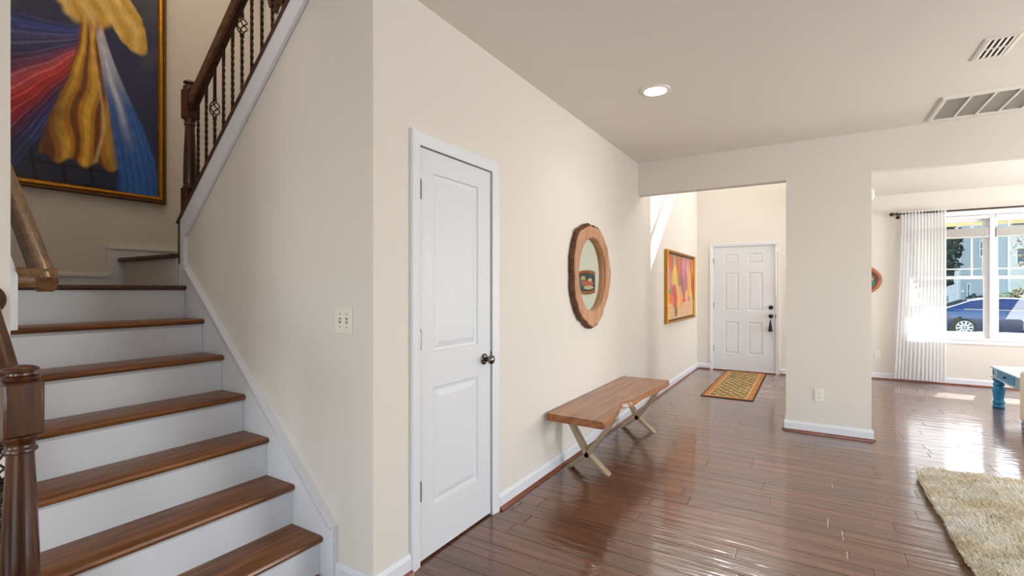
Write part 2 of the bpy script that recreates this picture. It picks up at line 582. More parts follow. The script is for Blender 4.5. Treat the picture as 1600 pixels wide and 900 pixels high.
simple_window('window_3', 'y', YB - 0.1, *REAR[0], 'added rear window to the left behind the viewer')
simple_window('window_4', 'y', YB - 0.1, *REAR[1], 'added wide rear window behind the viewer', 2)
simple_window('window_5', 'x', XR + 0.1, *SIDE[0], 'added unseen side window of the main room', 2)
simple_window('window_6', 'x', XR + 0.1, *SIDE[1], 'added unseen side window of the front room', 1)

# high foyer window whose sun falls on the wall ----------------------
w = thing('window_7', (-1.07, YF + 0.09, 4.06), 'high foyer window above the front door', 'window'); w['kind'] = 'structure'
f = MB()
yy0, yy1 = YF + 0.06, YF + 0.12
f.box(-1.46, -0.68, yy0, yy1, 4.06, 4.10).box(-1.46, -0.68, yy0, yy1, 5.15, 5.2).box(-1.46, -1.42, yy0, yy1, 4.1, 5.15).box(-0.72, -0.68, yy0, yy1, 4.1, 5.15)
f.build('frame', 'vinyl', w)
MB().box(-1.42, -0.72, yy0 + 0.01, yy1 - 0.01, 4.50, 4.56).build('meeting_rail', 'vinyl', w)
MB().box(-1.42, -0.72, yy0 + 0.025, yy1 - 0.025, 4.1, 4.5).build('pane', 'glass', w)
MB().box(-1.42, -0.72, yy0 + 0.025, yy1 - 0.025, 4.56, 5.15).build('pane', 'glass', w)

# baseboards --------------------------------------------------------
BH, BT = 0.096, 0.015
def baseboard(name, p0, p1, nrm, label, shoe=True):
    """p0,p1 on the wall line, nrm 2D outward normal"""
    p0 = Vector((p0[0], p0[1], 0)); p1 = Vector((p1[0], p1[1], 0)); n = Vector((nrm[0], nrm[1], 0))
    z = Vector((0, 0, 1))
    prof = [(0, 0), (BT, 0), (BT, BH - 0.022), (BT - 0.005, BH - 0.012), (0.005, BH), (0, BH)]
    o = MB().prism([p0 + n * a + z * b for a, b in prof], p1 - p0)
    c = (p0 + p1) / 2
    o = struct(name, o, 'trim', label, 'baseboard', loc=c)
    if shoe:
        prof = [(BT, 0.0)] + [(BT + 0.019 * math.cos(t), 0.019 * math.sin(t)) for t in [i * math.pi / 8 for i in range(5)]]
        prof = prof[:1] + prof[1:]
        MB().prism([p0 + n * a + z * b for a, b in prof], p1 - p0).build('shoe_molding', 'shoe', o)
    return o
baseboard('baseboard_left', (XL, 2.458), (XL, YF), (1, 0), 'long white baseboard with brown shoe molding below the mirror wall')
baseboard('baseboard_closet', (XL, YS - BT), (XL, 1.691), (1, 0), 'short white baseboard between wall corner and closet door')
baseboard('baseboard_stair', (-1.842, YS), (XL, YS), (0, -1), 'short white baseboard at the foot of the stair wall')
baseboard('baseboard_pillar', (PX0 - BT, YP), (PX1 + BT, YP), (0, -1), 'white baseboard across the front of the pillar')
baseboard('baseboard_pillar_foyer', (PX0, YP), (PX0, PD), (-1, 0), 'white baseboard on the foyer side of the pillar')
baseboard('baseboard_pillar_room', (PX1, YP), (PX1, PD), (1, 0), 'white baseboard on the front room side of the pillar')
baseboard('baseboard_entry', (XL, YF), (-1.399, YF), (0, -1), 'short white baseboard left of the front door')
baseboard('baseboard_entry_right', (-0.369, YF), (0.27, YF), (0, -1), 'short white baseboard right of the front door')
baseboard('baseboard_front', (0.27, YL), (XR, YL), (0, -1), 'white baseboard under the front room window')

# doors -------------------------------------------------------------
def panel_door(parent, mp, u0, u1, z0, z1, panels, thick=0.035, mat='door'):
    """mp(u, d, z) -> xyz, d = proud of the wall; slab with real holes, each panel its own part"""
    mb = MB()
    us = sorted({u0, u1} | {p[0] for p in panels} | {p[1] for p in panels})
    zs = sorted({z0, z1} | {p[2] for p in panels} | {p[3] for p in panels})
    for a, b in zip(us[:-1], us[1:]):
        for c, d in zip(zs[:-1], zs[1:]):
            if any(p[0] < (a + b) / 2 < p[1] and p[2] < (c + d) / 2 < p[3] for p in panels):
                continue
            mb.add([mp(a, 0, c), mp(b, 0, c), mp(b, 0, d), mp(a, 0, d)], [(0, 1, 2, 3)])
    vs = [mp(u, dd, z) for dd in (0, -thick) for u, z in ((u0, z0), (u1, z0), (u1, z1), (u0, z1))]
    mb.add(vs, [(0, 1, 5, 4), (1, 2, 6, 5), (2, 3, 7, 6), (3, 0, 4, 7), (4, 5, 6, 7)])
    s = mb.build('slab', mat, parent)
    for (a, b, c, d) in panels:
        rings = [(0, 0), (0.006, -0.010), (0.020, -0.012), (0.050, -0.003), (0.056, -0.003)]
        k = min(1.0, (b - a) / 0.30)
        vs, fs = [], []
        for ins, dep in rings:
            i = ins * k
            vs += [mp(a + i, dep, c + i), mp(b - i, dep, c + i), mp(b - i, dep, d - i), mp(a + i, dep, d - i)]
        for q in range(len(rings) - 1):
            for e in range(4):
                fs.append((q * 4 + e, q * 4 + (e + 1) % 4, q * 4 + 4 + (e + 1) % 4, q * 4 + 4 + e))
        q = (len(rings) - 1) * 4
        fs.append((q, q + 1, q + 2, q + 3))
        MB().add(vs, fs).build('panel', mat, s)
    return s

def casing(parent, mp, u0, u1, z1, w=0.064, name='casing'):
    """door casing profile around opening u0..u1, top z1 (inner)"""
    prof = [(0, 0), (0, 0.009), (0.010, 0.013), (0.040, 0.018), (w - 0.004, 0.020), (w, 0.016), (w, 0)]
    mb = MB()
    rings = []
    for a, d in prof:
        rings.append([mp(u0 - a, d, 0), mp(u0 - a, d, z1 + a), mp(u1 + a, d, z1 + a), mp(u1 + a, d, 0)])
    vs = [v for r_ in rings for v in r_]
    fs = []
    for i in range(len(prof) - 1):
        for k in range(3):
            fs.append((i * 4 + k, i * 4 + k + 1, i * 4 + 4 + k + 1, i * 4 + 4 + k))
    mb.add(vs, fs)
    return mb.build(name, 'trim', parent)

# closet door
d1 = thing('door_1', (XL, 2.07, 0), 'white two panel closet door with dark hinges and nickel knob', 'door'); d1['kind'] = 'structure'
mpx = lambda u, d, z: (XL + d, u, z)
casing(d1, mpx, 1.757, 2.385, 2.046)
jm = MB()
jm.box(XL - 0.12, XL + 0.004, 1.739, 1.757, 0, 2.046).box(XL - 0.12, XL + 0.004, 2.385, 2.399, 0, 2.046).box(XL - 0.12, XL + 0.004, 1.739, 2.399, 2.046, 2.057)
jm.build('jamb', 'trim', d1)
sl = panel_door(d1, lambda u, d, z: (XL - 0.004 + d, u, z), 1.761, 2.381, 0.012, 2.041,
                [(1.867, 2.257, 1.026, 1.931), (1.867, 2.257, 0.252, 0.847)])
for hz in (1.829, 1.095, 0.357):
    h = MB().lathe([(0.0065, -0.045), (0.0065, 0.045)], (XL + 0.006, 1.760, hz), 10)
    h.lathe([(0.004, 0.045), (0.005, 0.052), (0.002, 0.056)], (XL + 0.006, 1.760, hz), 8)
    h.box(XL - 0.003, XL + 0.0015, 1.762, 1.772, hz - 0.044, hz + 0.044)
    tag(h.build('hinge', 'nickel', sl, smooth=True), 'dark metal hinge')
kb = MB().lathe([(0.0, 0.0), (0.033, 0.0), (0.033, 0.004), (0.026, 0.009), (0.012, 0.011), (0.011, 0.028), (0.014, 0.032),
                 (0.024, 0.040), (0.027, 0.050), (0.024, 0.060), (0.014, 0.066), (0.0, 0.067)], (XL - 0.004, 2.316, 0.937), 28, 'x')
tag(kb.build('knob', 'nickel', sl, smooth=True, angle=60), 'dark nickel round knob')
MB().box(XL - 0.002, XL + 0.006, 2.379, 2.386, 0.925, 0.975).build('latch_plate', 'nickel', d1)
tag(MB().box(XL - 0.11, XL - 0.05, 1.757, 2.385, 0, 2.046).build('closet_shade', 'dark', d1))  # dark sheet behind the slab, its colour stands in for shade in the gaps

# front door
d2 = thing('door_2', (-0.89, YF, 0), 'white six panel front door with black knob and deadbolt', 'door'); d2['kind'] = 'structure'
mpy = lambda u, d, z: (u, YF - d, z)
casing(d2, mpy, -1.352, -0.427, 2.05, 0.052)
jm = MB()
jm.box(-1.371, -1.352, YF - 0.003, YF + 0.16, 0, 2.05).box(-0.427, -0.409, YF - 0.003, YF + 0.16, 0, 2.05).box(-1.371, -0.409, YF - 0.003, YF + 0.16, 2.05, 2.061)
jm.build('jamb', 'trim', d2)
cols = [(-1.182, -0.966), (-0.823, -0.612)]
rows = [(1.767, 1.926), (0.999, 1.612), (0.281, 0.81)]
sl = panel_door(d2, lambda u, d, z: (u, YF + 0.012 - d, z), -1.348, -0.431, 0.02, 2.046, [(a, b, c, d) for a, b in cols for c, d in rows], 0.044)
kz = 0.918
kb = MB().lathe([(0.0, 0.0), (0.033, 0.0), (0.033, -0.006), (0.014, -0.012), (0.012, -0.03), (0.026, -0.042), (0.029, -0.054), (0.022, -0.066), (0.0, -0.068)], (-0.498, YF + 0.012, kz), 24, 'y')
tag(kb.build('knob', 'blackmetal', sl, smooth=True, angle=60), 'black round knob')
kb = MB().lathe([(0.0, 0.0), (0.033, 0.0), (0.031, -0.012), (0.020, -0.018), (0.0, -0.019)], (-0.498, YF + 0.012, 1.055), 24, 'y')
db = tag(kb.build('deadbolt', 'blackmetal', sl, smooth=True, angle=60), 'black deadbolt thumb turn')
MB().box(-0.502, -0.494, YF - 0.030, YF - 0.005, 1.038, 1.072).build('thumb_turn', 'blackmetal', db, bevel=0.002)
for hz in (1.82, 1.08, 0.36):
    tag(MB().lathe([(0.007, -0.05), (0.007, 0.05)], (-1.350, YF + 0.004, hz), 8).build('hinge', 'nickel', sl, smooth=True))
MB().box(-0.436, -0.426, YF - 0.004, YF + 0.004, 0.89, 0.945).build('strike_plate', 'blackmetal', d2)
MB().box(-1.352, -0.427, YF - 0.02, YF + 0.16, 0, 0.016).build('threshold', 'shoe', d2, bevel=0.004)
MB().box(-0.885, -0.865, YF - 0.004, YF + 0.012, 2.024, 2.04).build('contact_magnet', 'plate', sl, bevel=0.002)
sn = tag(MB().box(-0.423, -0.392, YF - 0.042, YF - 0.019, 1.93, 2.00).build('door_sensor', 'plate', None, bevel=0.004, loc=(-0.408, YF - 0.03, 1.965)), 'small white alarm sensor on the front door casing', 'sensor')
# hanging tassel on the knob
ts = thing('door_tassel', (-0.502, YF - 0.03, 0.67), 'black hanging tassel looped on the front door knob', 'tassel')
MB().tube([(-0.498, YF - 0.024, kz + 0.013), (-0.512, YF - 0.028, kz - 0.03), (-0.505, YF - 0.03, 0.85), (-0.497, YF - 0.028, kz - 0.03), (-0.498, YF - 0.024, kz + 0.013)], 0.0025, 5).build('cord', 'blackmetal', ts)
tb = MB().lathe([(0.004, 0.855), (0.010, 0.845), (0.010, 0.828), (0.014, 0.81), (0.028, 0.70), (0.036, 0.68), (0.030, 0.676), (0.0, 0.675)][::-1], (-0.503, YF - 0.032, 0), 12)
tb.build('skirt', 'black', ts, smooth=True)
MB().tube([(-0.492, YF - 0.03, 0.69), (-0.488, YF - 0.028, 0.60), (-0.489, YF - 0.028, 0.565)], 0.0022, 5).build('tail_cord', 'greybase', ts)

# ================================================================== STAIRS
st = thing('staircase', (-1.92, 1.0, 0), 'white staircase with brown wooden treads rising to a landing', 'staircase')
TT = 0.028
def nose_prof(xn, xb, z):
    """(x,z) polygon of a tread with rounded nosing at xn (front, +x) back to xb"""
    p = [(xb, z - TT), (xn - 0.012, z - TT)]
    for i in range(5):
        t = -math.pi / 2 + math.pi * i / 4
        p.append((xn - 0.013 + 0.013 * math.cos(t), z - TT / 2 + TT / 2 * math.sin(t)))
    p += [(xb, z)]
    return p
for i in range(1, 7):
    xn = XN1 - RUN * (i - 1)
    xb = xn - RUN - 0.025
    y0 = 0.395 if i <= 2 else NW1 + 0.001
    t = MB().prism([(x, y0, z) for x, z in nose_prof(xn, xb, RISE * i)], (0, YS - 0.020 - y0, 0))
    t.build('tread', 'tread', st, smooth=True)
    MB().box(xn - 0.043, xn - 0.025, max(y0, 0.42), YS - 0.020, RISE * (i - 1), RISE * i - TT).build('riser', 'riser', st)
    MB().prism([(xn - 0.025, y0 + 0.03, RISE * i - TT - 0.016), (xn - 0.010, y0 + 0.03, RISE * i - TT - 0.001), (xn - 0.025, y0 + 0.03, RISE * i - TT - 0.001)], (0, YS - 0.02 - y0 - 0.03, 0)).build('scotia', 'riser', st)
xl = XN1 - RUN * 6
MB().box(xl - 0.043, xl - 0.025, NW1, YS - 0.02, RISE * 6, LAND - TT).build('riser', 'riser', st)
m = MB().prism([(x, NW1 + 0.001, z) for x, z in nose_prof(xl, xl - 0.13, LAND)], (0, YS + 0.012 - NW1, 0))
m.build('landing_nosing', 'cap', st, smooth=True)
MB().box(SB, xl - 0.1301, NW1, 1.445, LAND - TT, LAND).build('landing', 'cap', st)
# one step up to the second half of the landing
m = MB().box(SB, -3.312, 1.447, 1.46, LAND, LAND + RISE - TT)
m.build('landing_riser', 'wall', st)
m = MB()
zz = LAND + RISE
pr = [(1.60, zz - TT), (1.425, zz - TT)]
for i in range(5):
    t = -math.pi / 2 + math.pi * i / 4
    pr.append((1.423 - 0.013 * math.cos(t), zz - TT / 2 + TT / 2 * math.sin(t)))
pr += [(1.60, zz)]
m.prism([(SB, y, z) for y, z in pr], (-3.318 - SB, 0, 0)).build('upper_landing_nosing', 'cap', st, smooth=True)
MB().box(SB, -3.29, 1.601, SY2, zz - TT, zz).build('upper_landing', 'cap', st)
# upper flight behind the knee wall
for i in range(1, 8):
    xr = -3.29 + RUN * (i - 1)
    z = zz + RISE * i
    MB().box(xr, xr + 0.018, 1.59, SY2 - 0.001, z - RISE, z - TT).build('riser', 'riser', st)
    pr = [(2 * xr + 0.0 - x, zq) for x, zq in nose_prof(xr + 0.025, xr - RUN - 0.0, z)]
    MB().prism([(x, 1.59, zq) for x, zq in pr], (0, SY2 - 1.592, 0)).build('tread', 'tread', st, smooth=True)

# skirt boards
def zs(x):
    return 0.263 + 0.90 * (-1.842 - x)
sk = MB().prism([(-1.842, YS - 0.018, 0.0), (-1.842, YS - 0.018, 0.263), (-3.215, YS - 0.018, zs(-3.215)), (-3.30, YS - 0.018, zs(-3.215)), (-3.30, YS - 0.018, 1.0), (-2.2, YS - 0.018, 0.0)], (0, 0.0175, 0))
so_ = sk.build('skirt_board', 'trim', st)
ml = MB()
ml.sweep([(-0.012, -0.046), (0.0, -0.044), (0.004, -0.030), (0.010, -0.024), (0.014, -0.008), (0.014, 0.0), (-0.012, 0.0)], (-1.843, YS - 0.022, 0.263), (-3.19, YS - 0.022, zs(-3.19)), (0, -1, 0))
ml.box(-1.870, -1.839, YS - 0.030, YS - 0.001, 0.0, 0.262)
ml.build('skirt_molding', 'trim', so_)
up = MB().prism([(-3.29, YS - 0.013, LAND), (-3.29, YS - 0.013, zcap(-3.29)), (-1.99, YS - 0.013, zcap(-1.99)), (-1.85, YS - 0.013, zcap(-1.99)), (-2.02, YS - 0.013, zcap(-2.02) - 0.155),
                 (-3.222, YS - 0.013, zcap(-3.222) - 0.155), (-3.222, YS - 0.013, 1.46), (-3.21, YS - 0.013, 1.45), (-3.21, YS - 0.013, LAND)], (0, 0.0128, 0))
uo = up.build('upper_stringer', 'trim', st)
ml = MB()
a_, b_ = (-3.232, YS - 0.016, zcap(-3.232) - 0.140), (-2.02, YS - 0.016, zcap(-2.02) - 0.140)
ml.sweep([(-0.010, -0.016), (0.008, -0.016), (0.012, 0.0), (0.004, 0.012), (-0.010, 0.016)], a_, b_, (0, -1, 0))
ml.box(-3.248, -3.219, YS - 0.026, YS - 0.001, 1.465, zcap(-3.236) - 0.15)
ml.build('stringer_molding', 'trim', uo)
# back wall skirt following the landing step
bs = MB()
bx0, bx1 = SB + 0.0, SB + 0.016
bs.box(bx0, bx1, NW1, 1.352, LAND, LAND + 0.076).box(bx0, bx1, 1.352, 1.40, LAND, zz + 0.074).box(bx0, bx1, 1.40, SY2, zz, zz + 0.074)
bs.box(bx0, bx1, 1.40, 1.447, LAND, zz)
bo = bs.build('landing_skirt', 'trim', st)
MB().box(bx1, bx1 + 0.006, NW1, 1.352, LAND + 0.060, LAND + 0.076).box(bx1, bx1 + 0.006, 1.352, 1.366, LAND + 0.06, zz + 0.06).box(bx1, bx1 + 0.006, 1.352, SY2, zz + 0.06, zz + 0.074).build('skirt_molding', 'trim', bo)
# open side of the two lowest steps
m = MB().prism([(-1.945, 0.42, 0), (-1.945, 0.42, RISE - TT), (-2.158, 0.42, RISE - TT), (-2.158, 0.42, 2 * RISE - TT), (-2.45, 0.42, 2 * RISE - TT), (-2.45, 0.42, 0)], (0, 0.016, 0))
m.build('side_stringer', 'riser', st)
# shoe molding at the foot of the first riser
m = MB().prism([(-1.945, 0.42, 0), (-1.926, 0.42, 0), (-1.930, 0.42, 0.012), (-1.945, 0.42, 0.019)], (0, YS - 0.03 - 0.42, 0))
m.build('shoe_molding', 'shoe', st)

# ------------------------------------------------------------------ balustrades
RP = [(-0.030, -0.018), (-0.022, -0.032), (0.022, -0.032), (0.030, -0.018), (0.025, -0.004), (0.031, 0.010), (0.024, 0.027), (0.008, 0.033), (-0.008, 0.033), (-0.024, 0.027), (-0.031, 0.010), (-0.025, -0.004)]

def newel_parts(root, x, y, z0, ztop, side, blk0, blk1):
    """square base, turned tapering shaft, square block with chamfers, turned cap"""
    h = side / 2
    n_ = MB().box(x - h, x + h, y - h, y + h, blk0, blk1).build('newel_block', 'newel', root, bevel=side * 0.09)
    capz = blk1
    k = side / 0.09
    pc = [(0.0, 0), (0.040 * k, 0), (0.044 * k, 0.006), (0.045 * k, 0.012), (0.040 * k, 0.018), (0.030 * k, 0.020), (0.029 * k, 0.027), (0.034 * k, 0.030),
          (0.044 * k, 0.034), (0.042 * k, 0.041), (0.030 * k, 0.048), (0.012 * k, 0.052), (0.0, 0.053)]
    sc = (ztop - capz) / 0.053
    MB().lathe([(r_, q * sc) for r_, q in pc], (x, y, capz), 28).build('newel_cap', 'newel', root, smooth=True, angle=50)
    L = blk0 - z0
    zb = z0 + L * 0.30
    MB().box(x - h, x + h, y - h, y + h, z0, zb).build('newel_base', 'newel', root, bevel=side * 0.06)
    ps = [(0.0, zb), (0.044 * k, zb), (0.045 * k, zb + 0.012), (0.040 * k, zb + 0.018), (0.0435 * k, zb + 0.03), (0.0425 * k, zb + L * 0.2), (0.038 * k, zb + L * 0.4), (0.0315 * k, blk0 - 0.062 * k),
          (0.0315 * k, blk0 - 0.052 * k), (0.039 * k, blk0 - 0.048 * k), (0.040 * k, blk0 - 0.042 * k), (0.036 * k, blk0 - 0.036 * k), (0.033 * k, blk0 - 0.03 * k), (0.036 * k, blk0 - 0.018 * k), (0.042 * k, blk0 - 0.010 * k), (0.042 * k, blk0), (0.0, blk0)]
    MB().lathe(ps, (x, y, 0), 28).build('newel_shaft', 'newel', root, smooth=True, angle=50)

def baluster_mesh(H, basket=None):
    """twisted square bar of height H (origin at foot); basket = centre height"""
    mb = MB()
    def bar(z0, z1, tw):
        n = max(2, int((z1 - z0) / 0.011)) if tw else 2
        vs = []
        for i in range(n):
            z = z0 + (z1 - z0) * i / (n - 1)
            a = math.pi / 4 + (math.pi * 2 * (z - z0) / 0.15 if tw else 0)
            vs += [(0.0095 * math.cos(a + q * math.pi / 2), 0.0095 * math.sin(a + q * math.pi / 2), z) for q in range(4)]
        fs = [(i * 4 + q, i * 4 + (q + 1) % 4, i * 4 + 4 + (q + 1) % 4, i * 4 + 4 + q) for i in range(n - 1) for q in range(4)]
        fs += [(3, 2, 1, 0), tuple(range(n * 4 - 4, n * 4))]
        mb.add(vs, fs)
    if basket is None:
        bar(0, 0.10, False); bar(0.10, H - 0.13, True); bar(H - 0.13, H, False)
    else:
        bar(0, 0.08, False); bar(0.08, basket - 0.06, True); bar(basket + 0.06, H, False)
        for s in (-1, 1):
            for q in (0.052, 0.064):
                mb.lathe([(0.010, -0.004), (0.013, 0), (0.010, 0.004)], (0, 0, basket + s * q), 8)
    return mb
def basket_mesh():
    mb = MB()
    for q in range(4):
        pts = []
        for i in range(13):
            u = i / 12
            a = q * math.pi / 2 + u * math.pi * 1.15
            rr = 0.005 + 0.024 * math.sin(math.pi * u)
            pts.append((rr * math.cos(a), rr * math.sin(a), -0.05 + 0.10 * u))
        mb.tube(pts, 0.0038, 5)
    return mb
def mesh_of(mb, name, mat, smooth=False):
    o = mb.build(name, mat, None, smooth=smooth)
    me = o.data
    bpy.data.objects.remove(o)
    return me
BALH = 0.70
mb_plain = mesh_of(baluster_mesh(BALH), 'baluster', 'iron')
mb_low = mesh_of(baluster_mesh(BALH, 0.40), 'baluster', 'iron')
mb_high = mesh_of(baluster_mesh(BALH, 0.55), 'baluster', 'iron')
mb_bask = mesh_of(basket_mesh(), 'basket', 'iron', True)
def put_baluster(root, x, y, z, kind):
    o = bpy.data.objects.new('baluster', {'p': mb_plain, 'l': mb_low, 'h': mb_high}[kind])
    C.objects.link(o); o.parent = root
    o.location = Vector((x, y, z)) - root.location
    if kind != 'p':
        b = bpy.data.objects.new('basket', mb_bask)
        C.objects.link(b); b.parent = o
        b.location = (0, 0, 0.40 if kind == 'l' else 0.55)

# upper balustrade on the knee wall
YBL = 1.527
ub = thing('balustrade', (-3.30, YBL, zcap(-3.30)), 'wooden handrail with dark twisted iron balusters along the upper flight', 'railing')
newel_parts(ub, -3.327, YBL, 1.80, 2.665, 0.076, 2.42, 2.605)
cp = MB().sweep([(-0.078, 0.0), (0.072, 0.0), (0.076, 0.012), (0.070, 0.030), (-0.070, 0.030), (-0.082, 0.016)], (-3.315, YBL, zcap(-3.315) + 0.001), (-1.95, YBL, zcap(-1.95) + 0.001), (0, 1, 0))
cp.build('wall_cap', 'cap', ub)
MB().box(-3.318, -3.2905, YS - 0.014, YS + 0.13, LAND + 0.001, zcap(-3.3) + 0.012).build('end_board', 'cap', ub, bevel=0.003)
MB().box(-3.366, -3.288, YBL - 0.045, YBL + 0.045, zcap(-3.3) - 0.02, 1.82).build('newel_foot', 'newel', ub, bevel=0.004)
rz = lambda x: 2.515 + 0.905 * (x + 3.30)
MB().sweep(RP, (-3.292, YBL, rz(-3.292)), (-1.95, YBL, rz(-1.95)), (0, 1, 0)).build('handrail', 'rail', ub, smooth=True, angle=40)
MB().beam((-3.29, YBL, rz(-3.29) - 0.052), (-1.95, YBL, rz(-1.95) - 0.052), 0.036, 0.018).build('rail_fillet', 'cap', ub)
for k in range(13):
    x = -3.225 + 0.0975 * k
    put_baluster(ub, x, YBL, zcap(x) + 0.022, {2: 'l', 5: 'h', 8: 'l', 11: 'h'}.get(k, 'p'))

# lower balustrade
NX, NY = -2.037, 0.464
lb = thing('balustrade', (NX, NY, RISE), 'short dark wooden newel post and rail at the bottom step', 'railing')
newel_parts(lb, NX, NY, RISE, 1.116, 0.09, 0.902, 1.067)
r0 = (NX - 0.04, NY, 0.985); r1 = (NWX + 0.02, NY, 0.985 + 0.90 * (NX - 0.04 - NWX - 0.02))
MB().sweep([(a, b) for a, b in RP], r0, r1, (0, 1, 0)).build('handrail', 'newel', lb, smooth=True, angle=40)
ro = MB().lathe([(0.0, 0.0), (0.058, 0.0), (0.058, 0.006), (0.050, 0.014), (0.040, 0.012), (0.034, 0.018), (0.0, 0.02)], (NWX, NY, r1[2] + 0.005), 32, 'x')
ro.build('rosette', 'newel', lb, smooth=True, angle=40)
mb_b2 = mesh_of(baluster_mesh(0.72, 0.385), 'baluster', 'iron')
for x, zf, k in ((-2.226, 2 * RISE, 1), (-2.33, 2 * RISE, 0)):
    o = bpy.data.objects.new('baluster', mb_b2 if k else mb_plain)
    C.objects.link(o); o.parent = lb
    o.location = Vector((x, NY, zf)) - lb.location
    if not k: o.scale.z = 1.13
    if k:
        b = bpy.data.objects.new('basket', mb_bask); C.objects.link(b); b.parent = o; b.location = (0, 0, 0.385)

# wall mounted handrail with white backing board
wr = thing('handrail', (-2.5, 0.56, 1.36), 'brown oak wall handrail with mitred end on the near stair wall', 'handrail')
z0 = 1.385
M['rail2'] = wood('oak_rail', (84, 58, 34), (132, 98, 64), 'x', 1.5, 0.3, 0.4, 0.15)
RP2 = [(a * 1.05, b * 1.15) for a, b in RP]
MB().sweep(RP2, (-2.478, 0.638, z0 - 0.022), (-3.22, 0.638, z0 - 0.022 + 0.90 * 0.742), (0, 1, 0)).build('rail', 'rail2', wr, smooth=True, angle=40)
MB().sweep(RP2, (-2.505, 0.668, z0 + 0.004), (-2.505, 0.556, z0 + 0.004), (1, 0, 0)).build('rail_return', 'rail2', wr, smooth=True, angle=40)
MB().sweep(RP2, (-3.20, 0.66, z0 + 0.63), (-3.20, 0.556, z0 + 0.63), (1, 0, 0)).build('rail_return', 'rail2', wr, smooth=True, angle=40)
bb = MB().prism([(-2.468, NW1, 1.195), (-2.468, NW1, 1.397), (-3.25, NW1, 1.397 + 0.9 * 0.782), (-3.25, NW1, 1.195 + 0.9 * 0.782)], (0, 0.023, 0))
tag(bb.build('backing_board', 'trim', wr), 'white backing board')

# ------------------------------------------------------------------ artworks
def frame_rings(mp, u0, u1, z0, z1, prof):
    vs, fs = [], []
    for a, d in prof:
        vs += [mp(u0 + a, d, z0 + a), mp(u1 - a, d, z0 + a), mp(u1 - a, d, z1 - a), mp(u0 + a, d, z1 - a)]
    n = len(prof)
    for i in range(n - 1):
        for k in range(4):
            fs.append((i * 4 + k, i * 4 + (k + 1) % 4, i * 4 + 4 + (k + 1) % 4, i * 4 + 4 + k))
    return MB().add(vs, fs)

def canvas(name, parent, mp, u0, u1, z0, z1, nu, nz, fn, mat, mask=None):
    us = np.linspace(0, 1, nu + 1); hs = np.linspace(0, 1, nz + 1)
    S, H = np.meshgrid(us, hs)
    col = fn(S.ravel(), H.ravel())
    vs = [mp(u0 + (u1 - u0) * s, 0, z0 + (z1 - z0) * h) for s, h in zip(S.ravel(), H.ravel())]
    fs = []
    for j in range(nz):
        for i in range(nu):
            if mask is not None and not mask((i + .5) / nu, (j + .5) / nz):
                continue
            a = j * (nu + 1) + i
            fs.append((a, a + 1, a + nu + 2, a + nu + 1))
    off = wpos(parent)
    me = bpy.data.meshes.new(name)
    me.from_pydata([tuple(Vector(v) - off) for v in vs], [], fs)
    at = me.color_attributes.new('paint', 'FLOAT_COLOR', 'POINT')
    at.data.foreach_set('color', np.concatenate([col, np.ones((len(col), 1))], 1).ravel())
    me.materials.append(mat)
    o = bpy.data.objects.new(name, me)
    C.objects.link(o)
    o.parent = parent
    return o

def LC(*c):
    return np.array(lin(c)[:3])
rs = np.random.RandomState(5)
def fnoise(x, y, f, seed=0):
    """cheap smooth 2D noise from summed sines"""
    r_ = np.random.RandomState(seed)
    v = np.zeros_like(x)
    for i in range(7):
        a, b, ph = r_.normal(0, f), r_.normal(0, f), r_.uniform(0, 6.28)
        v += np.sin(a * x + b * y + ph)
    return v / 4.0
def mixc(c, new, w):
    return c * (1 - w[:, None]) + new * w[:, None]
def sstep(a, b, x):
    t = np.clip((x - a) / (b - a), 0, 1)
    return t * t * (3 - 2 * t)

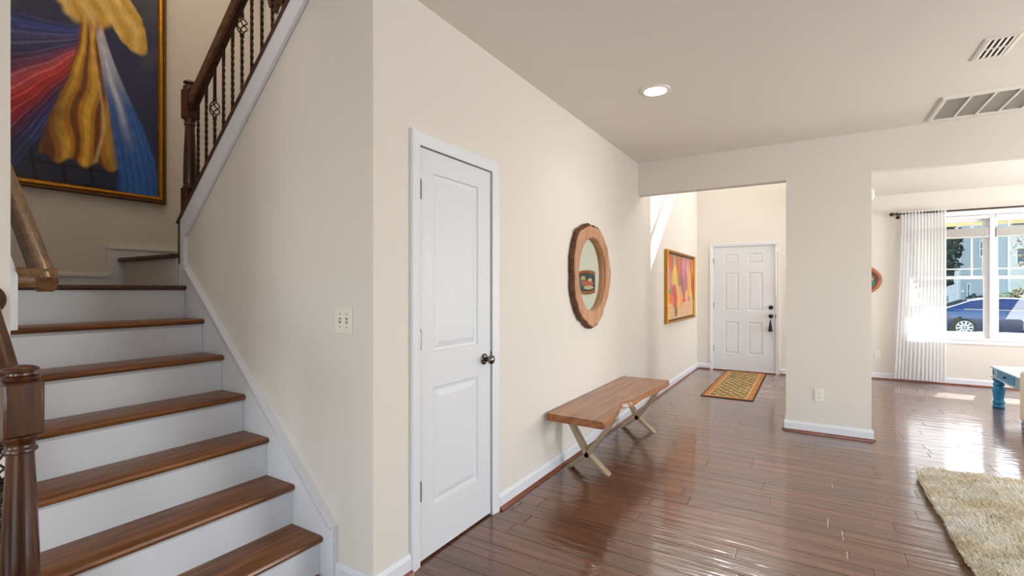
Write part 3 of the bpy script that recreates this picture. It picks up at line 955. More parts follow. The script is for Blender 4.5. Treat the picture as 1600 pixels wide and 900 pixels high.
def abstract_big(s, h):
    """abstract colour study: gold folds on deep blue with red and pale blue brush sweeps"""
    n1 = fnoise(s, h * 2, 9, 1); n2 = fnoise(s, h * 2, 40, 2)
    wx_, wy_ = 0.006 * fnoise(s, h * 2, 16, 3), 0.004 * fnoise(s, h * 2, 16, 4)
    s, h = s + wx_, h + wy_
    c = np.tile(LC(36, 46, 88), (len(s), 1))
    c = mixc(c, LC(74, 78, 92), sstep(0.3, 1.0, n1) * 0.7)
    c = mixc(c, LC(92, 88, 84), sstep(0.55, 0.8, h) * 0.7 * sstep(0.6, 1.0, s))
    # dark grid strip at the bottom
    low = sstep(0.145, 0.10, h + 0.03 * (s - 0.5))
    c = mixc(c, LC(42, 50, 78), low)
    g = np.minimum(np.abs(((s + 0.25 * h) * 6.2) % 1 - 0.5), np.abs((h * 17 + 0.35) % 1 - 0.5))
    c = mixc(c, LC(18, 20, 30), low * sstep(0.07, 0.03, g))
    # red, violet and blue brush sweeps to the lower left
    d_ = np.clip(0.62 - s, 0, 1)
    ang_ = np.clip((0.585 - h - 0.12 * d_ * (1 - d_)) / (d_ + 0.06), -0.2, 1.2)
    stops = [LC(34, 44, 96), LC(40, 66, 160), LC(70, 70, 128), LC(52, 54, 110), LC(120, 62, 110), LC(216, 92, 104), LC(204, 50, 54), LC(176, 44, 60), LC(92, 42, 88), LC(50, 48, 116), LC(56, 74, 150), LC(40, 44, 92)]
    f_ = np.clip(ang_, 0, 0.999) * (len(stops) - 1)
    k_ = f_.astype(int); t_ = (f_ - k_)[:, None]
    SA = np.array(stops)
    fan = SA[k_] * (1 - t_) + SA[np.minimum(k_ + 1, len(stops) - 1)] * t_
    strk = 0.5 + 0.25 * np.sin(ang_ * 95 + 1.5 * n1) + 0.25 * np.sin(ang_ * 171 + 2)
    fan = fan * (0.72 + 0.55 * strk[:, None]) + 0.10 * (strk ** 5)[:, None]
    wv = sstep(0.60, 0.50, s) * sstep(-0.02, 0.06, ang_) * sstep(1.05, 0.93, ang_) * (1 - 0.6 * low)
    c = c * (1 - wv[:, None]) + fan * wv[:, None]
    # upper golden mass
    n5 = fnoise(s, h * 2, 26, 8)
    e = np.minimum(((s - 0.52) / 0.25) ** 2 + ((h - 0.76) / 0.19) ** 2, np.minimum(((s - 0.76) / 0.17) ** 2 + ((h - 0.66 + 0.5 * (s - .76)) / 0.10) ** 2, ((s - 0.6) / 0.45) ** 2 + ((h - 0.88) / 0.10) ** 2)) + 0.12 * n1 + 0.10 * n5
    wv = sstep(1.1, 0.8, e)
    fold = 0.5 + 0.5 * np.sin(s * 46 + 6 * np.sin(h * 9) + 2 * n1)
    gold = LC(214, 170, 62) * (1 - fold[:, None]) + LC(236, 204, 120) * fold[:, None]
    c = c * (1 - wv[:, None]) + gold * wv[:, None]
    e2 = ((s - 0.17) / 0.17) ** 2 + ((h - 0.74) / 0.12) ** 2 + 0.2 * n1
    wv = sstep(1.05, 0.85, e2)
    f2 = 0.5 + 0.5 * np.sin((s - .17) * 60 + (h - .7) * 50 + 2 * n1)
    c = c * (1 - wv[:, None]) + (LC(206, 188, 150) * (1 - f2[:, None]) + LC(196, 132, 60) * f2[:, None]) * wv[:, None]
    # flared golden folds
    cen = 0.555 - 0.05 * sstep(0.5, 0.05, h)
    wd = 0.075 + 0.18 * sstep(0.58, 0.06, h)
    rel = (s - cen) / wd
    wv = sstep(1.06, 0.94, np.abs(rel)) * sstep(0.075, 0.095, h + 0.012 * np.sin(s * 40)) * sstep(0.62, 0.56, h)
    fo = np.sin(rel * 9 + 1.6 * n1 + 2 * h)
    gold = np.tile(LC(206, 142, 44), (len(s), 1))
    gold = mixc(gold, LC(236, 190, 70), sstep(0.2, 0.9, fo))
    gold = mixc(gold, LC(124, 74, 34), sstep(-0.3, -0.9, fo))
    gold = mixc(gold, LC(110, 74, 44), sstep(0.25, 0.95, np.abs(rel)) * 0.75 * sstep(0.5, 0.2, h))
    gold = mixc(gold, LC(240, 212, 150), np.exp(-((rel - 0.5 * np.sin(h * 6)) / 0.05) ** 2) * 0.7)
    c = c * (1 - wv[:, None]) + gold * wv[:, None]
    # pale to blue sweep on the right
    cen = 0.60 + 0.26 * sstep(0.62, 0.02, h) ** 0.9
    wd = 0.025 + 0.135 * sstep(0.62, 0.05, h)
    rel = (s - cen) / wd
    wv = sstep(1.05, 0.75, np.abs(rel)) * sstep(0.60, 0.54, h)
    ray = 0.5 + 0.3 * np.sin(rel * 21 + n1) + 0.2 * np.sin(rel * 47)
    bl = np.tile(LC(58, 116, 200), (len(s), 1))
    bl = mixc(bl, LC(34, 78, 160), ray * 0.8)
    bl = mixc(bl, LC(206, 208, 222), sstep(0.30, 0.52, h) * 0.9)
    bl = mixc(bl, LC(214, 222, 238), np.exp(-((rel + 0.15) / 0.22) ** 2) * sstep(0.12, 0.4, h))
    c = c * (1 - wv[:, None]) + bl * wv[:, None]
    n3 = fnoise(s * 3, h * 1.2, 60, 6)
    c = c * (1 + 0.10 * n2[:, None] + 0.10 * n3[:, None])
    return np.clip(c, 0.003, 1)

M['paint'] = attr_mat('oil_paint', 0.45, 0.15, 0.15, 1.0)
PY0, PY1, PZ0, PZ1 = 0.745, 1.703, 1.975, 3.93
pt = thing('painting', (SB, (PY0 + PY1) / 2, PZ0), 'large gilt framed painting of gold, red and blue above the landing', 'painting')
mpb = lambda u, d, z: (SB + d, u, z)
fr = frame_rings(mpb, PY0, PY1, PZ0, PZ1, [(0, 0.0), (0, 0.030), (0.006, 0.036), (0.018, 0.034), (0.020, 0.026)])
tag(fr.build('outer_frame', 'gold2', pt), 'dark beaded outer edge')
fr = frame_rings(mpb, PY0 + 0.02, PY1 - 0.02, PZ0 + 0.02, PZ1 - 0.02, [(0, 0.0), (0, 0.028), (0.006, 0.034), (0.014, 0.035), (0.022, 0.028), (0.026, 0.020), (0.030, 0.020), (0.030, 0.008)])
fo_ = fr.build('inner_frame', 'gold', pt)
bd = MB()
for (ya, yb, za, zb) in ((PY0 + .047, PY1 - .047, PZ0 + .047, PZ0 + .047), (PY1 - .047, PY1 - .047, PZ0 + .05, PZ1 - .05)):
    L = max(yb - ya, zb - za); n_ = int(L / 0.016)
    for i in range(n_):
        t = i / (n_ - 1)
        y, z = ya + (yb - ya) * t, za + (zb - za) * t
        bd.lathe([(0.001, -0.004), (0.0045, 0), (0.001, 0.004)], (SB + 0.021, y, z), 5, 'x')
tag(bd.build('beading', 'gold2', pt), kind='stuff')
canvas('canvas', pt, lambda u, d, z: (SB + 0.014 + d, u, z), PY0 + 0.045, PY1 - 0.045, PZ0 + 0.045, PZ1 - 0.045, 170, 320, abstract_big, M['paint'])

# tulip painting on the hall wall
def tulips(s, h):
    n1 = fnoise(s * 1.8, h, 12, 21); n2 = fnoise(s * 1.8, h, 60, 22)
    c = np.tile(LC(176, 116, 64), (len(s), 1))
    c = mixc(c, LC(132, 112, 62), sstep(0.1, 0.9, n1))
    c = mixc(c, LC(186, 90, 60), sstep(0.2, 0.9, -n1))
    F = [(.10, .85, .09, .17, (206, 84, 62)), (.25, .90, .05, .14, (190, 160, 104)), (.42, .84, .09, .19, (210, 92, 70)), (.62, .80, .09, .24, (206, 128, 160)), (.76, .80, .06, .22, (226, 152, 150)),
         (.90, .86, .06, .16, (206, 70, 50)), (.98, .80, .04, .2, (226, 168, 60)), (.07, .60, .08, .20, (198, 128, 150)), (.26, .66, .105, .19, (236, 190, 56)), (.45, .60, .06, .20, (176, 92, 60)),
         (.66, .55, .10, .25, (184, 98, 116)), (.52, .48, .09, .18, (150, 92, 84)), (.82, .58, .07, .28, (238, 176, 58)), (.95, .56, .05, .20, (196, 62, 46)), (.10, .42, .06, .05, (130, 140, 84)),
         (.24, .34, .10, .20, (212, 70, 52)), (.44, .26, .115, .26, (238, 170, 80)), (.12, .22, .10, .18, (230, 118, 48)), (.62, .20, .10, .24, (222, 78, 54)), (.76, .22, .06, .16, (206, 120, 140)),
         (.70, .36, .05, .10, (230, 190, 120)), (.90, .28, .05, .17, (236, 200, 140)), (.30, .12, .05, .1, (130, 110, 60)), (.05, .06, .1, .06, (150, 110, 50)), (.88, .08, .1, .07, (176, 130, 60)), (.35,.48,.04,.12,(226,180,130))]
    for i, (u, v, a, b, cc) in enumerate(F):
        dx, dy = (s - u) / a, (h - v) / b
        e = dx ** 2 * (1 + 0.55 * dy) + dy ** 2 + 0.10 * n2
        w = sstep(1.08, 0.88, e)
        sh = 0.86 + 0.2 * np.sin(dx * 5 + i + 0.6 * n2) * 0.6
        c = c * (1 - w[:, None]) + (LC(*cc)[None, :] * sh[:, None]) * w[:, None]
    return np.clip(c * (1 + 0.12 * n2[:, None]), 0.003, 1)
TY0, TY1, TZ0, TZ1 = 6.455, 8.265, 0.885, 1.875
tp = thing('painting', (XL, (TY0 + TY1) / 2, TZ0), 'gold framed painting of red, yellow and pink tulips in the foyer', 'painting')
fr = frame_rings(mpx, TY0, TY1, TZ0, TZ1, [(0, 0.004), (0, 0.045), (0.008, 0.052), (0.020, 0.046), (0.026, 0.036)])
fr.build('outer_frame', 'gold', tp)
fr = frame_rings(mpx, TY0 + .026, TY1 - .026, TZ0 + .026, TZ1 - .026, [(0, 0.004), (0, 0.036), (0.012, 0.030), (0.018, 0.036), (0.026, 0.024), (0.028, 0.01)])
fr.build('inner_frame', 'gold2', tp)
canvas('canvas', tp, lambda u, d, z: (XL + 0.024 + d, u, z), TY0 + 0.050, TY1 - 0.050, TZ0 + 0.050, TZ1 - 0.050, 220, 130, tulips, M['paint'])

# oval picture in the front room (a plain colour study)
def oval_paint(s, h):
    n1 = fnoise(s * 1.3, h, 10, 31); n2 = fnoise(s * 1.3, h, 45, 32)
    c = np.tile(LC(40, 52, 56), (len(s), 1))
    c = mixc(c, LC(28, 88, 92), sstep(0.2, 1.0, n1) * 0.7)
    for (u, v, a, b, cc) in [(.62, .62, .16, .2, (84, 96, 70)), (.45, .44, .26, .15, (186, 84, 66)), (.60, .72, .09, .11, (206, 160, 118)), (.34, .62, .08, .10, (212, 166, 122)), (.40, .24, .2, .1, (196, 176, 130)), (.78, .36, .14, .22, (36, 96, 104)), (.85, .55, .06, .1, (196, 130, 80))]:
        e = ((s - u) / a) ** 2 + ((h - v) / b) ** 2 + 0.2 * n1
        c = mixc(c, LC(*cc), sstep(1.15, 0.8, e))
    return np.clip(c * (1 + 0.15 * n2[:, None]), 0.003, 1)
OX, OZ, OA, OB = 0.616, 1.485, 0.335, 0.245
op = thing('oval_picture', (OX, YL, OZ - OB), 'small dark oval painting in a reddish wooden frame past the pillar', 'picture')
M['redwood'] = wood('red_frame_wood', (132, 66, 34), (178, 98, 54), 'x', 0.8, 0.35, 0.4)
vs, fs = [], []
prof = [(0.0, 0.0), (0.0, 0.014), (0.010, 0.024), (0.040, 0.026), (0.058, 0.018), (0.064, 0.010), (0.064, 0.0)]
N = 56
for a, d in prof:
    for k in range(N):
        t = 2 * math.pi * k / N
        vs.append((OX + (OA - a) * math.cos(t), YL - d, OZ + (OB - a) * math.sin(t)))
for i in range(len(prof) - 1):
    for k in range(N):
        fs.append((i * N + k, i * N + (k + 1) % N, (i + 1) * N + (k + 1) % N, (i + 1) * N + k))
MB().add(vs, fs).build('frame', 'redwood', op, smooth=True)
canvas('canvas', op, lambda u, d, z: (u, YL - 0.008, z), OX - OA + .05, OX + OA - .05, OZ - OB + .05, OZ + OB - .05, 90, 66, oval_paint, M['paint'],
       mask=lambda s, h: (s - .5) ** 2 / .25 + (h - .5) ** 2 / .25 < 1.06)

# carved wall ornament high on the stairwell wall
cw = thing('wall_ornament', (-3.93, SY2, 3.74), 'carved brown and amber wooden ornament high on the stairwell wall', 'ornament')
vs, fs = [], []
N = 48
for d, k_ in ((0, 1.0), (0.03, 1.0), (0.045, 0.86), (0.03, 0.72)):
    for k in range(N):
        t = 2 * math.pi * k / N
        r_ = (1 + 0.10 * math.cos(8 * t)) * k_
        vs.append((-3.93 + 0.105 * r_ * math.cos(t), SY2 - d, 3.99 + 0.23 * r_ * math.sin(t)))
for i in range(3):
    for k in range(N):
        fs.append((i * N + k, i * N + (k + 1) % N, (i + 1) * N + (k + 1) % N, (i + 1) * N + k))
MB().add(vs, fs).build('carved_rim', 'newel', cw, smooth=True)
M['amber'] = plain('amber_wood', (196, 120, 44), 0.4, bump=0.3, bscale=40, vary=0.25)
vs = [(-3.93, SY2 - 0.04, 3.99)] + [(-3.93 + 0.08 * math.cos(2 * math.pi * k / N), SY2 - 0.028, 3.99 + 0.175 * math.sin(2 * math.pi * k / N)) for k in range(N)]
MB().add(vs, [(0, k + 1, (k + 1) % N + 1) for k in range(N)]).build('center', 'amber', cw, smooth=True)

# ================================================================== HALL FURNISHINGS
# live edge mirror ---------------------------------------------------
MY, MZ = 3.872, 1.470
mi = thing('mirror', (XL, MY, 1.03), 'round mirror in a live edge wood slab with dark bark', 'mirror')
N = 96
def slab_r(t):
    return 1 + 0.030 * math.sin(3 * t + 0.6) + 0.022 * math.sin(5 * t + 2.0) + 0.012 * math.sin(11 * t + 1) + 0.007 * math.sin(23 * t)
def ring(k, ry, rz_, irr, x):
    t = 2 * math.pi * k / N
    q = slab_r(t) if irr else 1
    return (x, MY + ry * q * math.cos(t), MZ + rz_ * q * math.sin(t))
TH = 0.052
def rings_mesh(rr):
    vs = [ring(k, *a) for a in rr for k in range(N)]
    fs = [(i * N + k, i * N + (k + 1) % N, (i + 1) * N + (k + 1) % N, (i + 1) * N + k) for i in range(len(rr) - 1) for k in range(N)]
    return MB().add(vs, fs)
rings_mesh([(0.405, 0.425, True, XL + TH - 0.006), (0.400, 0.420, True, XL + TH), (0.312, 0.322, False, XL + TH), (0.306, 0.316, False, XL + TH - 0.004), (0.300, 0.310, False, XL + 0.012)]).build('slab', 'slab', mi, smooth=True)
# bark: jagged side
rr = [(0.414, 0.434, True, XL + 0.004), (0.424, 0.446, True, XL + 0.016), (0.418, 0.440, True, XL + 0.034), (0.405, 0.425, True, XL + TH - 0.006)]
vs = []
r = random.Random(3)
for i, a in enumerate(rr):
    for k in range(N):
        p = list(ring(k, *a))
        if i in (1, 2):
            q = 1 + r.uniform(-0.018, 0.02)
            p[1] = MY + (p[1] - MY) * q; p[2] = MZ + (p[2] - MZ) * q
        vs.append(p)
fs = [(i * N + k, i * N + (k + 1) % N, (i + 1) * N + (k + 1) % N, (i + 1) * N + k) for i in range(len(rr) - 1) for k in range(N)]
tag(MB().add(vs, fs).build('bark_edge', 'bark', mi), 'dark rough bark edge')
vs = [(XL + 0.014, MY, MZ)] + [ring(k, 0.302, 0.312, False, XL + 0.014) for k in range(N)]
MB().add(vs, [(0, k + 1, (k + 1) % N + 1) for k in range(N)]).build('mirror_glass', 'mirror', mi)

# live edge bench ----------------------------------------------------
be = thing('bench', (-1.37, 3.92, 0), 'live edge wooden bench on crossed champagne metal legs', 'bench')
front = [(-1.152, 3.05), (-1.158, 3.16), (-1.170, 3.30), (-1.190, 3.42), (-1.215, 3.52), (-1.232, 3.60), (-1.236, 3.66), (-1.205, 3.70), (-1.180, 3.75), (-1.178, 3.84), (-1.186, 3.93), (-1.180, 4.05), (-1.168, 4.18), (-1.155, 4.32), (-1.142, 4.46), (-1.138, 4.60), (-1.142, 4.72), (-1.150, 4.80)]
back = [(-1.588, 4.785), (-1.590, 4.2), (-1.582, 3.6), (-1.590, 3.062)]
n = len(front)
top = front + back
vs, fs = [], []
ins = [(0.0, 0.408, -0.02), (0.0, 0.418, 0.004), (0.0, 0.440, 0.0), (0, 0.454, -0.004), (0, 0.460, -0.010)]
for _, z, o_ in ins:
    for i, (x, y) in enumerate(top):
        dx = o_ if i < n else 0
        vs.append((x + dx + (0.004 * math.sin(i * 2.1) if 0 < i < n - 1 and z < 0.44 else 0), y, z))
K = len(top)
for i in range(len(ins) - 1):
    for k in range(K):
        fs.append((i * K + k, i * K + (k + 1) % K, (i + 1) * K + (k + 1) % K, (i + 1) * K + k))
fs.append(tuple(range(K))[::-1]); fs.append(tuple(range((len(ins) - 1) * K, len(ins) * K)))
MB().add(vs, fs).build('seat', 'bench', be, smooth=True, angle=30)
for yc in (3.34, 4.56):
    for (xt, xf) in ((-1.565, -1.235), (-1.185, -1.530)):
        jx, jz = -1.390, 0.120
        b = MB()
        wd, tk = 0.062, 0.022
        d = 1 if xf > xt else -1
        yy = yc - 0.0 * d
        pts = [(xt, 0.408), (jx, jz), (xf, 0.0)]
        poly = [(xt - 0.016, 0.408), (xt + 0.016, 0.408), (jx + 0.015, jz + 0.012 * d), (xf + (0.020 if d > 0 else 0.012), 0.0), (xf - (0.012 if d > 0 else 0.020), 0.0), (jx - 0.015, jz - 0.012 * d)]
        b.prism([(x, yy - wd / 2, z) for x, z in poly], (0, wd, 0))
        b.build('leg', 'bronze', be, bevel=0.002)
    MB().box(-1.57, -1.18, yc - 0.031, yc + 0.031, 0.402, 0.4078).build('leg_plate', 'bronze', be)

# ceiling fixtures ---------------------------------------------------
cl = thing('recessed_light', (-0.913, 3.412, CE), 'round white recessed ceiling light, lit, above the bench', 'ceiling light')
MB().lathe([(0.074, -0.002), (0.078, -0.010), (0.100, -0.006), (0.103, 0.0), (0.074, 0.0)], (-0.913, 3.412, CE), 40).build('trim_ring', 'ventwhite', cl, smooth=True)
MB().lathe([(0.0, -0.009), (0.060, -0.0085), (0.076, -0.004), (0.076, -0.001), (0.0, -0.001)], (-0.913, 3.412, CE), 40).build('lens', 'lamp', cl, smooth=True)
ld = bpy.data.lights.new('recessed_lamp', 'SPOT')
ld.energy = 9; ld.spot_size = math.radians(150); ld.spot_blend = 0.8; ld.shadow_soft_size = 0.08; ld.color = (1, 0.9, 0.76)
lo = bpy.data.objects.new('recessed_lamp', ld); lo.location = (-0.913, 3.412, CE - 0.03); C.objects.link(lo)
lo.parent = cl; lo.location = (0, 0, -0.03)

vt = thing('ceiling_vent', (0.927, 3.83, CE), 'small white ceiling air register with two rows of slots', 'vent')
VX0, VX1, VY0, VY1 = 0.845, 1.008, 3.675, 3.985
fr = MB()
mpc = lambda u, d, v: (u, v, CE - d)
fr = frame_rings(mpc, VX0, VX1, VY0, VY1, [(0, 0), (0.003, 0.006), (0.014, 0.009), (0.024, 0.008), (0.024, 0.001)])
fr.build('frame', 'ventwhite', vt)
MB().box(VX0 + .02, VX1 - .02, VY0 + .02, VY1 - .02, CE - 0.0025, CE - 0.0005).build('cavity', 'dark', vt)
MB().box(VX0 + .02, VX1 - .02, 3.825, 3.835, CE - 0.009, CE - 0.003).build('cross_bar', 'ventwhite', vt)
for row in ((VY0 + .022, 3.825), (3.835, VY1 - .022)):
    for k in range(5):
        x = VX0 + 0.030 + k * 0.0258
        MB().prism([(x - 0.009, row[0], CE - 0.010), (x + 0.008, row[0], CE - 0.004), (x + 0.008, row[0], CE - 0.003), (x - 0.009, row[0], CE - 0.008)], (0, row[1] - row[0], 0)).build('louver', 'ventwhite', vt)

rg = thing('return_grille', (1.2, 4.92, CE), 'large white ceiling return air grille beside the header', 'vent')
GX0, GX1, GY0, GY1 = 0.838, 1.56, 4.628, 5.21
frame_rings(mpc, GX0, GX1, GY0, GY1, [(0, 0), (0.002, 0.014), (0.012, 0.018), (0.030, 0.018), (0.034, 0.004)]).build('frame', 'ventwhite', rg)
MB().box(GX0 + .03, GX1 - .03, GY0 + .03, GY1 - .03, CE - 0.003, CE - 0.0005).build('cavity', 'ventdark', rg)
for k in range(1, 5):
    x = GX0 + 0.034 + (GX1 - GX0 - 0.068) * k / 5
    MB().box(x - 0.007, x + 0.007, GY0 + .033, GY1 - .033, CE - 0.017, CE - 0.004).build('divider', 'ventwhite', rg)
lv = MB()
for k in range(38):
    y = GY0 + 0.042 + k * 0.0133
    lv.prism([(GX0 + .033, y, CE - 0.013), (GX0 + .033, y + 0.008, CE - 0.004), (GX0 + .033, y + 0.009, CE - 0.004), (GX0 + .033, y + 0.0015, CE - 0.013)], (GX1 - GX0 - .066, 0, 0))
tag(lv.build('louvers', 'ventwhite', rg), kind='stuff')

# switch plate and outlets --------------------------------------------
sp = thing('light_switch', (-1.796, YS, 1.14), 'white double toggle light switch plate on the stair wall', 'switch')
MB().box(-1.855, -1.738, YS - 0.006, YS, 1.142, 1.264).build('plate', 'plate', sp, bevel=0.004)
for xx, dz in ((-1.819, 0.006), (-1.774, -0.006)):
    MB().box(xx - 0.005, xx + 0.005, YS - 0.0075, YS - 0.0055, 1.191, 1.215).build('slot', 'ventdark', sp)
    MB().prism([(xx - 0.0045, YS - 0.006, 1.203 - 0.006), (xx - 0.0045, YS - 0.006, 1.203 + 0.006), (xx - 0.0045, YS - 0.019, 1.203 + dz + 0.004), (xx - 0.0045, YS - 0.019, 1.203 + dz - 0.003)], (0.009, 0, 0)).build('toggle', 'plate', sp)
    for dz in (0.030, -0.030):
        MB().lathe([(0, 0), (0.003, 0), (0.003, -0.0012), (0, -0.0015)], (xx, YS - 0.006, 1.203 + dz), 8, 'y').build('screw', 'nickel', sp)

def outlet(x, y, z, label):
    ou = thing('wall_outlet', (x, y, z), label, 'outlet')
    MB().box(x - 0.037, x + 0.037, y - 0.006, y, z - 0.06, z + 0.06).build('plate', 'plate', ou, bevel=0.004)
    for dz in (0.02, -0.02):
        s = MB().box(x - 0.017, x + 0.017, y - 0.0085, y - 0.0055, z + dz - 0.014, z + dz + 0.014).build('socket', 'plate', ou, bevel=0.003)
        for dx in (-0.006, 0.006):
            MB().box(x + dx - 0.0012, x + dx + 0.0012, y - 0.0092, y - 0.0083, z + dz - 0.002, z + dz + 0.008).build('slot', 'dark', s)
        MB().lathe([(0, 0), (0.0025, 0), (0.0025, -0.0007), (0, -0.0007)], (x, y - 0.0085, z + dz - 0.008), 8, 'y').build('slot', 'dark', s)
    return ou
outlet(0.092, YP, 0.362, 'white wall outlet low on the pillar')
outlet(0.893, YL, 0.36, 'white wall outlet behind the pillar beside the curtain')
ms = thing('motion_sensor', (PX1, 5.72, 2.25), 'small white motion sensor behind the pillar near the ceiling', 'sensor')
MB().prism([(PX1, 5.68, 2.185), (PX1, 5.68, 2.325), (PX1 + 0.030, 5.68, 2.32), (PX1 + 0.058, 5.68, 2.28), (PX1 + 0.052, 5.68, 2.2)], (0, 0.07, 0)).build('housing', 'plate', ms, bevel=0.008)
MB().box(PX1 + 0.053, PX1 + 0.06, 5.70, 5.73, 2.22, 2.255).build('lens', 'vinyl', ms, bevel=0.002)

# unseen stairwell lamp, added to light the landing ----------------------------------------------
sl_ = thing('stairwell_fill_lamp', (-2.9, 1.5, TOP), 'warm flush ceiling lamp high above the stairwell', 'ceiling light')
MB().lathe([(0.0, 0), (0.16, 0), (0.17, -0.02), (0.15, -0.035), (0.0, -0.036)], (-2.9, 1.5, TOP), 32).build('base', 'nickel', sl_, smooth=True)
MB().lathe([(0.0, -0.11), (0.06, -0.105), (0.12, -0.08), (0.145, -0.036), (0.0, -0.036)], (-2.9, 1.5, TOP), 32).build('shade', 'lampfill', sl_, smooth=True)
ld = bpy.data.lights.new('stairwell_fill', 'POINT'); ld.energy = 14; ld.shadow_soft_size = 0.15; ld.color = (1, 0.80, 0.58)
lo = bpy.data.objects.new('stairwell_fill', ld); C.objects.link(lo); lo.parent = sl_; lo.location = (0, 0, -0.3)

# door mat -------------------------------------------------------------
def mat_paint(s, h):
    u, v = s * 0.60, h * 2.2
    n1 = fnoise(u * 10, v * 10, 5, 41); n2 = fnoise(u * 10, v * 10, 14, 42)
    c = np.tile(LC(166, 106, 58), (len(s), 1))
    c = mixc(c, LC(206, 142, 84), sstep(0.2, 0.9, n2))
    edge = np.minimum(np.minimum(u, 0.60 - u), np.minimum(v, 2.2 - v))
    inn = sstep(0.080, 0.086, edge)
    f = np.tile(LC(138, 118, 74), (len(s), 1))
    u2, v2 = u + 0.012 * n1, v + 0.02 * fnoise(u * 10, v * 10, 6, 43)
    cell = np.sin(u2 * 2 * math.pi / 0.11 + 0.7) * np.sin(v2 * 2 * math.pi / 0.19)
    cell2 = np.sin(u * 2 * math.pi / 0.07 + 2) * np.sin(v * 2 * math.pi / 0.16 + 1)
    f = mixc(f, LC(200, 174, 112), sstep(0.25, 0.8, cell + 0.4 * n2))
    f = mixc(f, LC(76, 68, 40), sstep(0.25, 0.8, -cell + 0.4 * n1))
    f = mixc(f, LC(150, 78, 44), sstep(0.6, 0.9, cell2) * 0.7)
    c = c * (1 - inn[:, None]) + f * inn[:, None]
    c = mixc(c, LC(214, 176, 110), np.exp(-((edge - 0.083) / 0.006) ** 2))
    c = mixc(c, LC(40, 32, 26), sstep(0.016, 0.012, edge))
    return np.clip(c, 0.003, 1)
M['mat'] = attr_mat('woven_mat', 0.95, 0, 0.5)
dm = thing('door_mat', (-0.852, 7.52, 0), 'tan and green patterned runner mat with dark edge at the front door', 'mat')
MB().box(-1.152, -0.552, 6.42, 8.62, 0.0005, 0.008).build('backing', 'black', dm, bevel=0.003)
canvas('woven_top', dm, lambda u, d, z: (u, z, 0.0086), -1.150, -0.554, 6.424, 8.616, 90, 320, mat_paint, M['mat'])

# shag rug --------------------------------------------------------------
RX0, RX1, RY0, RY1 = 0.66, 2.75, 1.5, 4.62
rug = thing('shag_rug', ((RX0 + RX1) / 2, (RY0 + RY1) / 2, 0), 'thick cream shag rug on the hardwood floor', 'rug')
M['pile'] = attr_mat('shag_pile', 0.95, 0, 0.0)
M['rugback'] = plain('rug_backing', (70, 62, 54), 0.95, bump=0.2)
poly = []
for k in range(80):
    t = 2 * math.pi * k / 80
    q = 0.30
    cx_, cy_ = (RX0 + RX1) / 2, (RY0 + RY1) / 2
    a, b = (RX1 - RX0) / 2 - 0.02, (RY1 - RY0) / 2 - 0.02
    ct, st2 = math.cos(t), math.sin(t)
    e = 0.16
    poly.append((cx_ + a * math.copysign(abs(ct) ** e, ct), cy_ + b * math.copysign(abs(st2) ** e, st2), 0.0008))
MB().prism(poly, (0, 0, 0.009)).build('backing', 'rugback', rug)
rn = np.random.RandomState(9)
NB = 125000
bx = rn.uniform(RX0, RX1, NB); by = rn.uniform(RY0, RY1, NB)
# denser towards the visible side
bx = np.where(rn.rand(NB) < 0.55, RX0 + (bx - RX0) * 0.45, bx)
by = np.where(rn.rand(NB) < 0.45, RY1 - (RY1 - by) * 0.6, by)
wob = 0.006 * np.sin(by * 9) + 0.004 * np.sin(by * 23)
bx = bx + np.where(bx < RX0 + 0.1, wob, 0)
wob = 0.008 * np.sin(bx * 11 + 1)
by = by + np.where(by > RY1 - 0.1, wob, 0)
cxr, cyr = (RX0 + RX1) / 2, (RY0 + RY1) / 2
ok = (np.abs((bx - cxr) / ((RX1 - RX0) / 2)) ** 14 + np.abs((by - cyr) / ((RY1 - RY0) / 2)) ** 14) < 1.05
bx, by = bx[ok], by[ok]; NB = len(bx)
ang = 1.3 * fnoise(bx, by, 22, 51) + rn.normal(0, 0.9, NB) + 4.0
lean = 0.012 + 0.022 * rn.rand(NB)
hh = 0.036 + 0.0045 * fnoise(bx, by, 34, 52) + 0.012 * rn.rand(NB)
wd = 0.0030 + 0.002 * rn.rand(NB)
dx, dy = np.cos(ang), np.sin(ang)
sa = rn.uniform(0, math.pi, NB); wx, wy = np.cos(sa), np.sin(sa)
V = np.zeros((NB, 5, 3))
off = np.array(rug.location)
for lev, (lf, zf, wf) in enumerate(((0, 0, 1.0), (0.35, 0.62, 0.85))):
    for s_, i in ((-1, 0), (1, 1)):
        V[:, lev * 2 + i, 0] = bx + dx * lean * lf + s_ * wx * wd * wf
        V[:, lev * 2 + i, 1] = by + dy * lean * lf + s_ * wy * wd * wf
        V[:, lev * 2 + i, 2] = 0.008 + hh * zf
V[:, 4, 0] = bx + dx * lean; V[:, 4, 1] = by + dy * lean; V[:, 4, 2] = 0.008 + hh
V -= off[None, None, :]
me = bpy.data.meshes.new('pile')
base = (np.arange(NB) * 5)[:, None]
q1 = base + np.array([[0, 1, 3, 2]]); q2 = base + np.array([[2, 3, 4]])
me.vertices.add(NB * 5); me.vertices.foreach_set('co', V.reshape(-1))
loops = np.concatenate([q1, q2], 1).reshape(-1)
me.loops.add(len(loops)); me.loops.foreach_set('vertex_index', loops)
me.polygons.add(NB * 2)
ls = (np.arange(NB) * 7)[:, None] + np.array([[0, 4]])
me.polygons.foreach_set('loop_start', ls.reshape(-1))
me.polygons.foreach_set('loop_total', np.tile([4, 3], NB))
me.update(); me.validate()
at = me.color_attributes.new('paint', 'FLOAT_COLOR', 'POINT')
tone = np.clip(0.5 + 0.5 * fnoise(bx, by, 16, 53) + rn.normal(0, 0.22, NB), 0, 1)
cc = LC(238, 225, 196)[None, :] * (1 - tone[:, None]) + LC(253, 250, 242)[None, :] * tone[:, None]
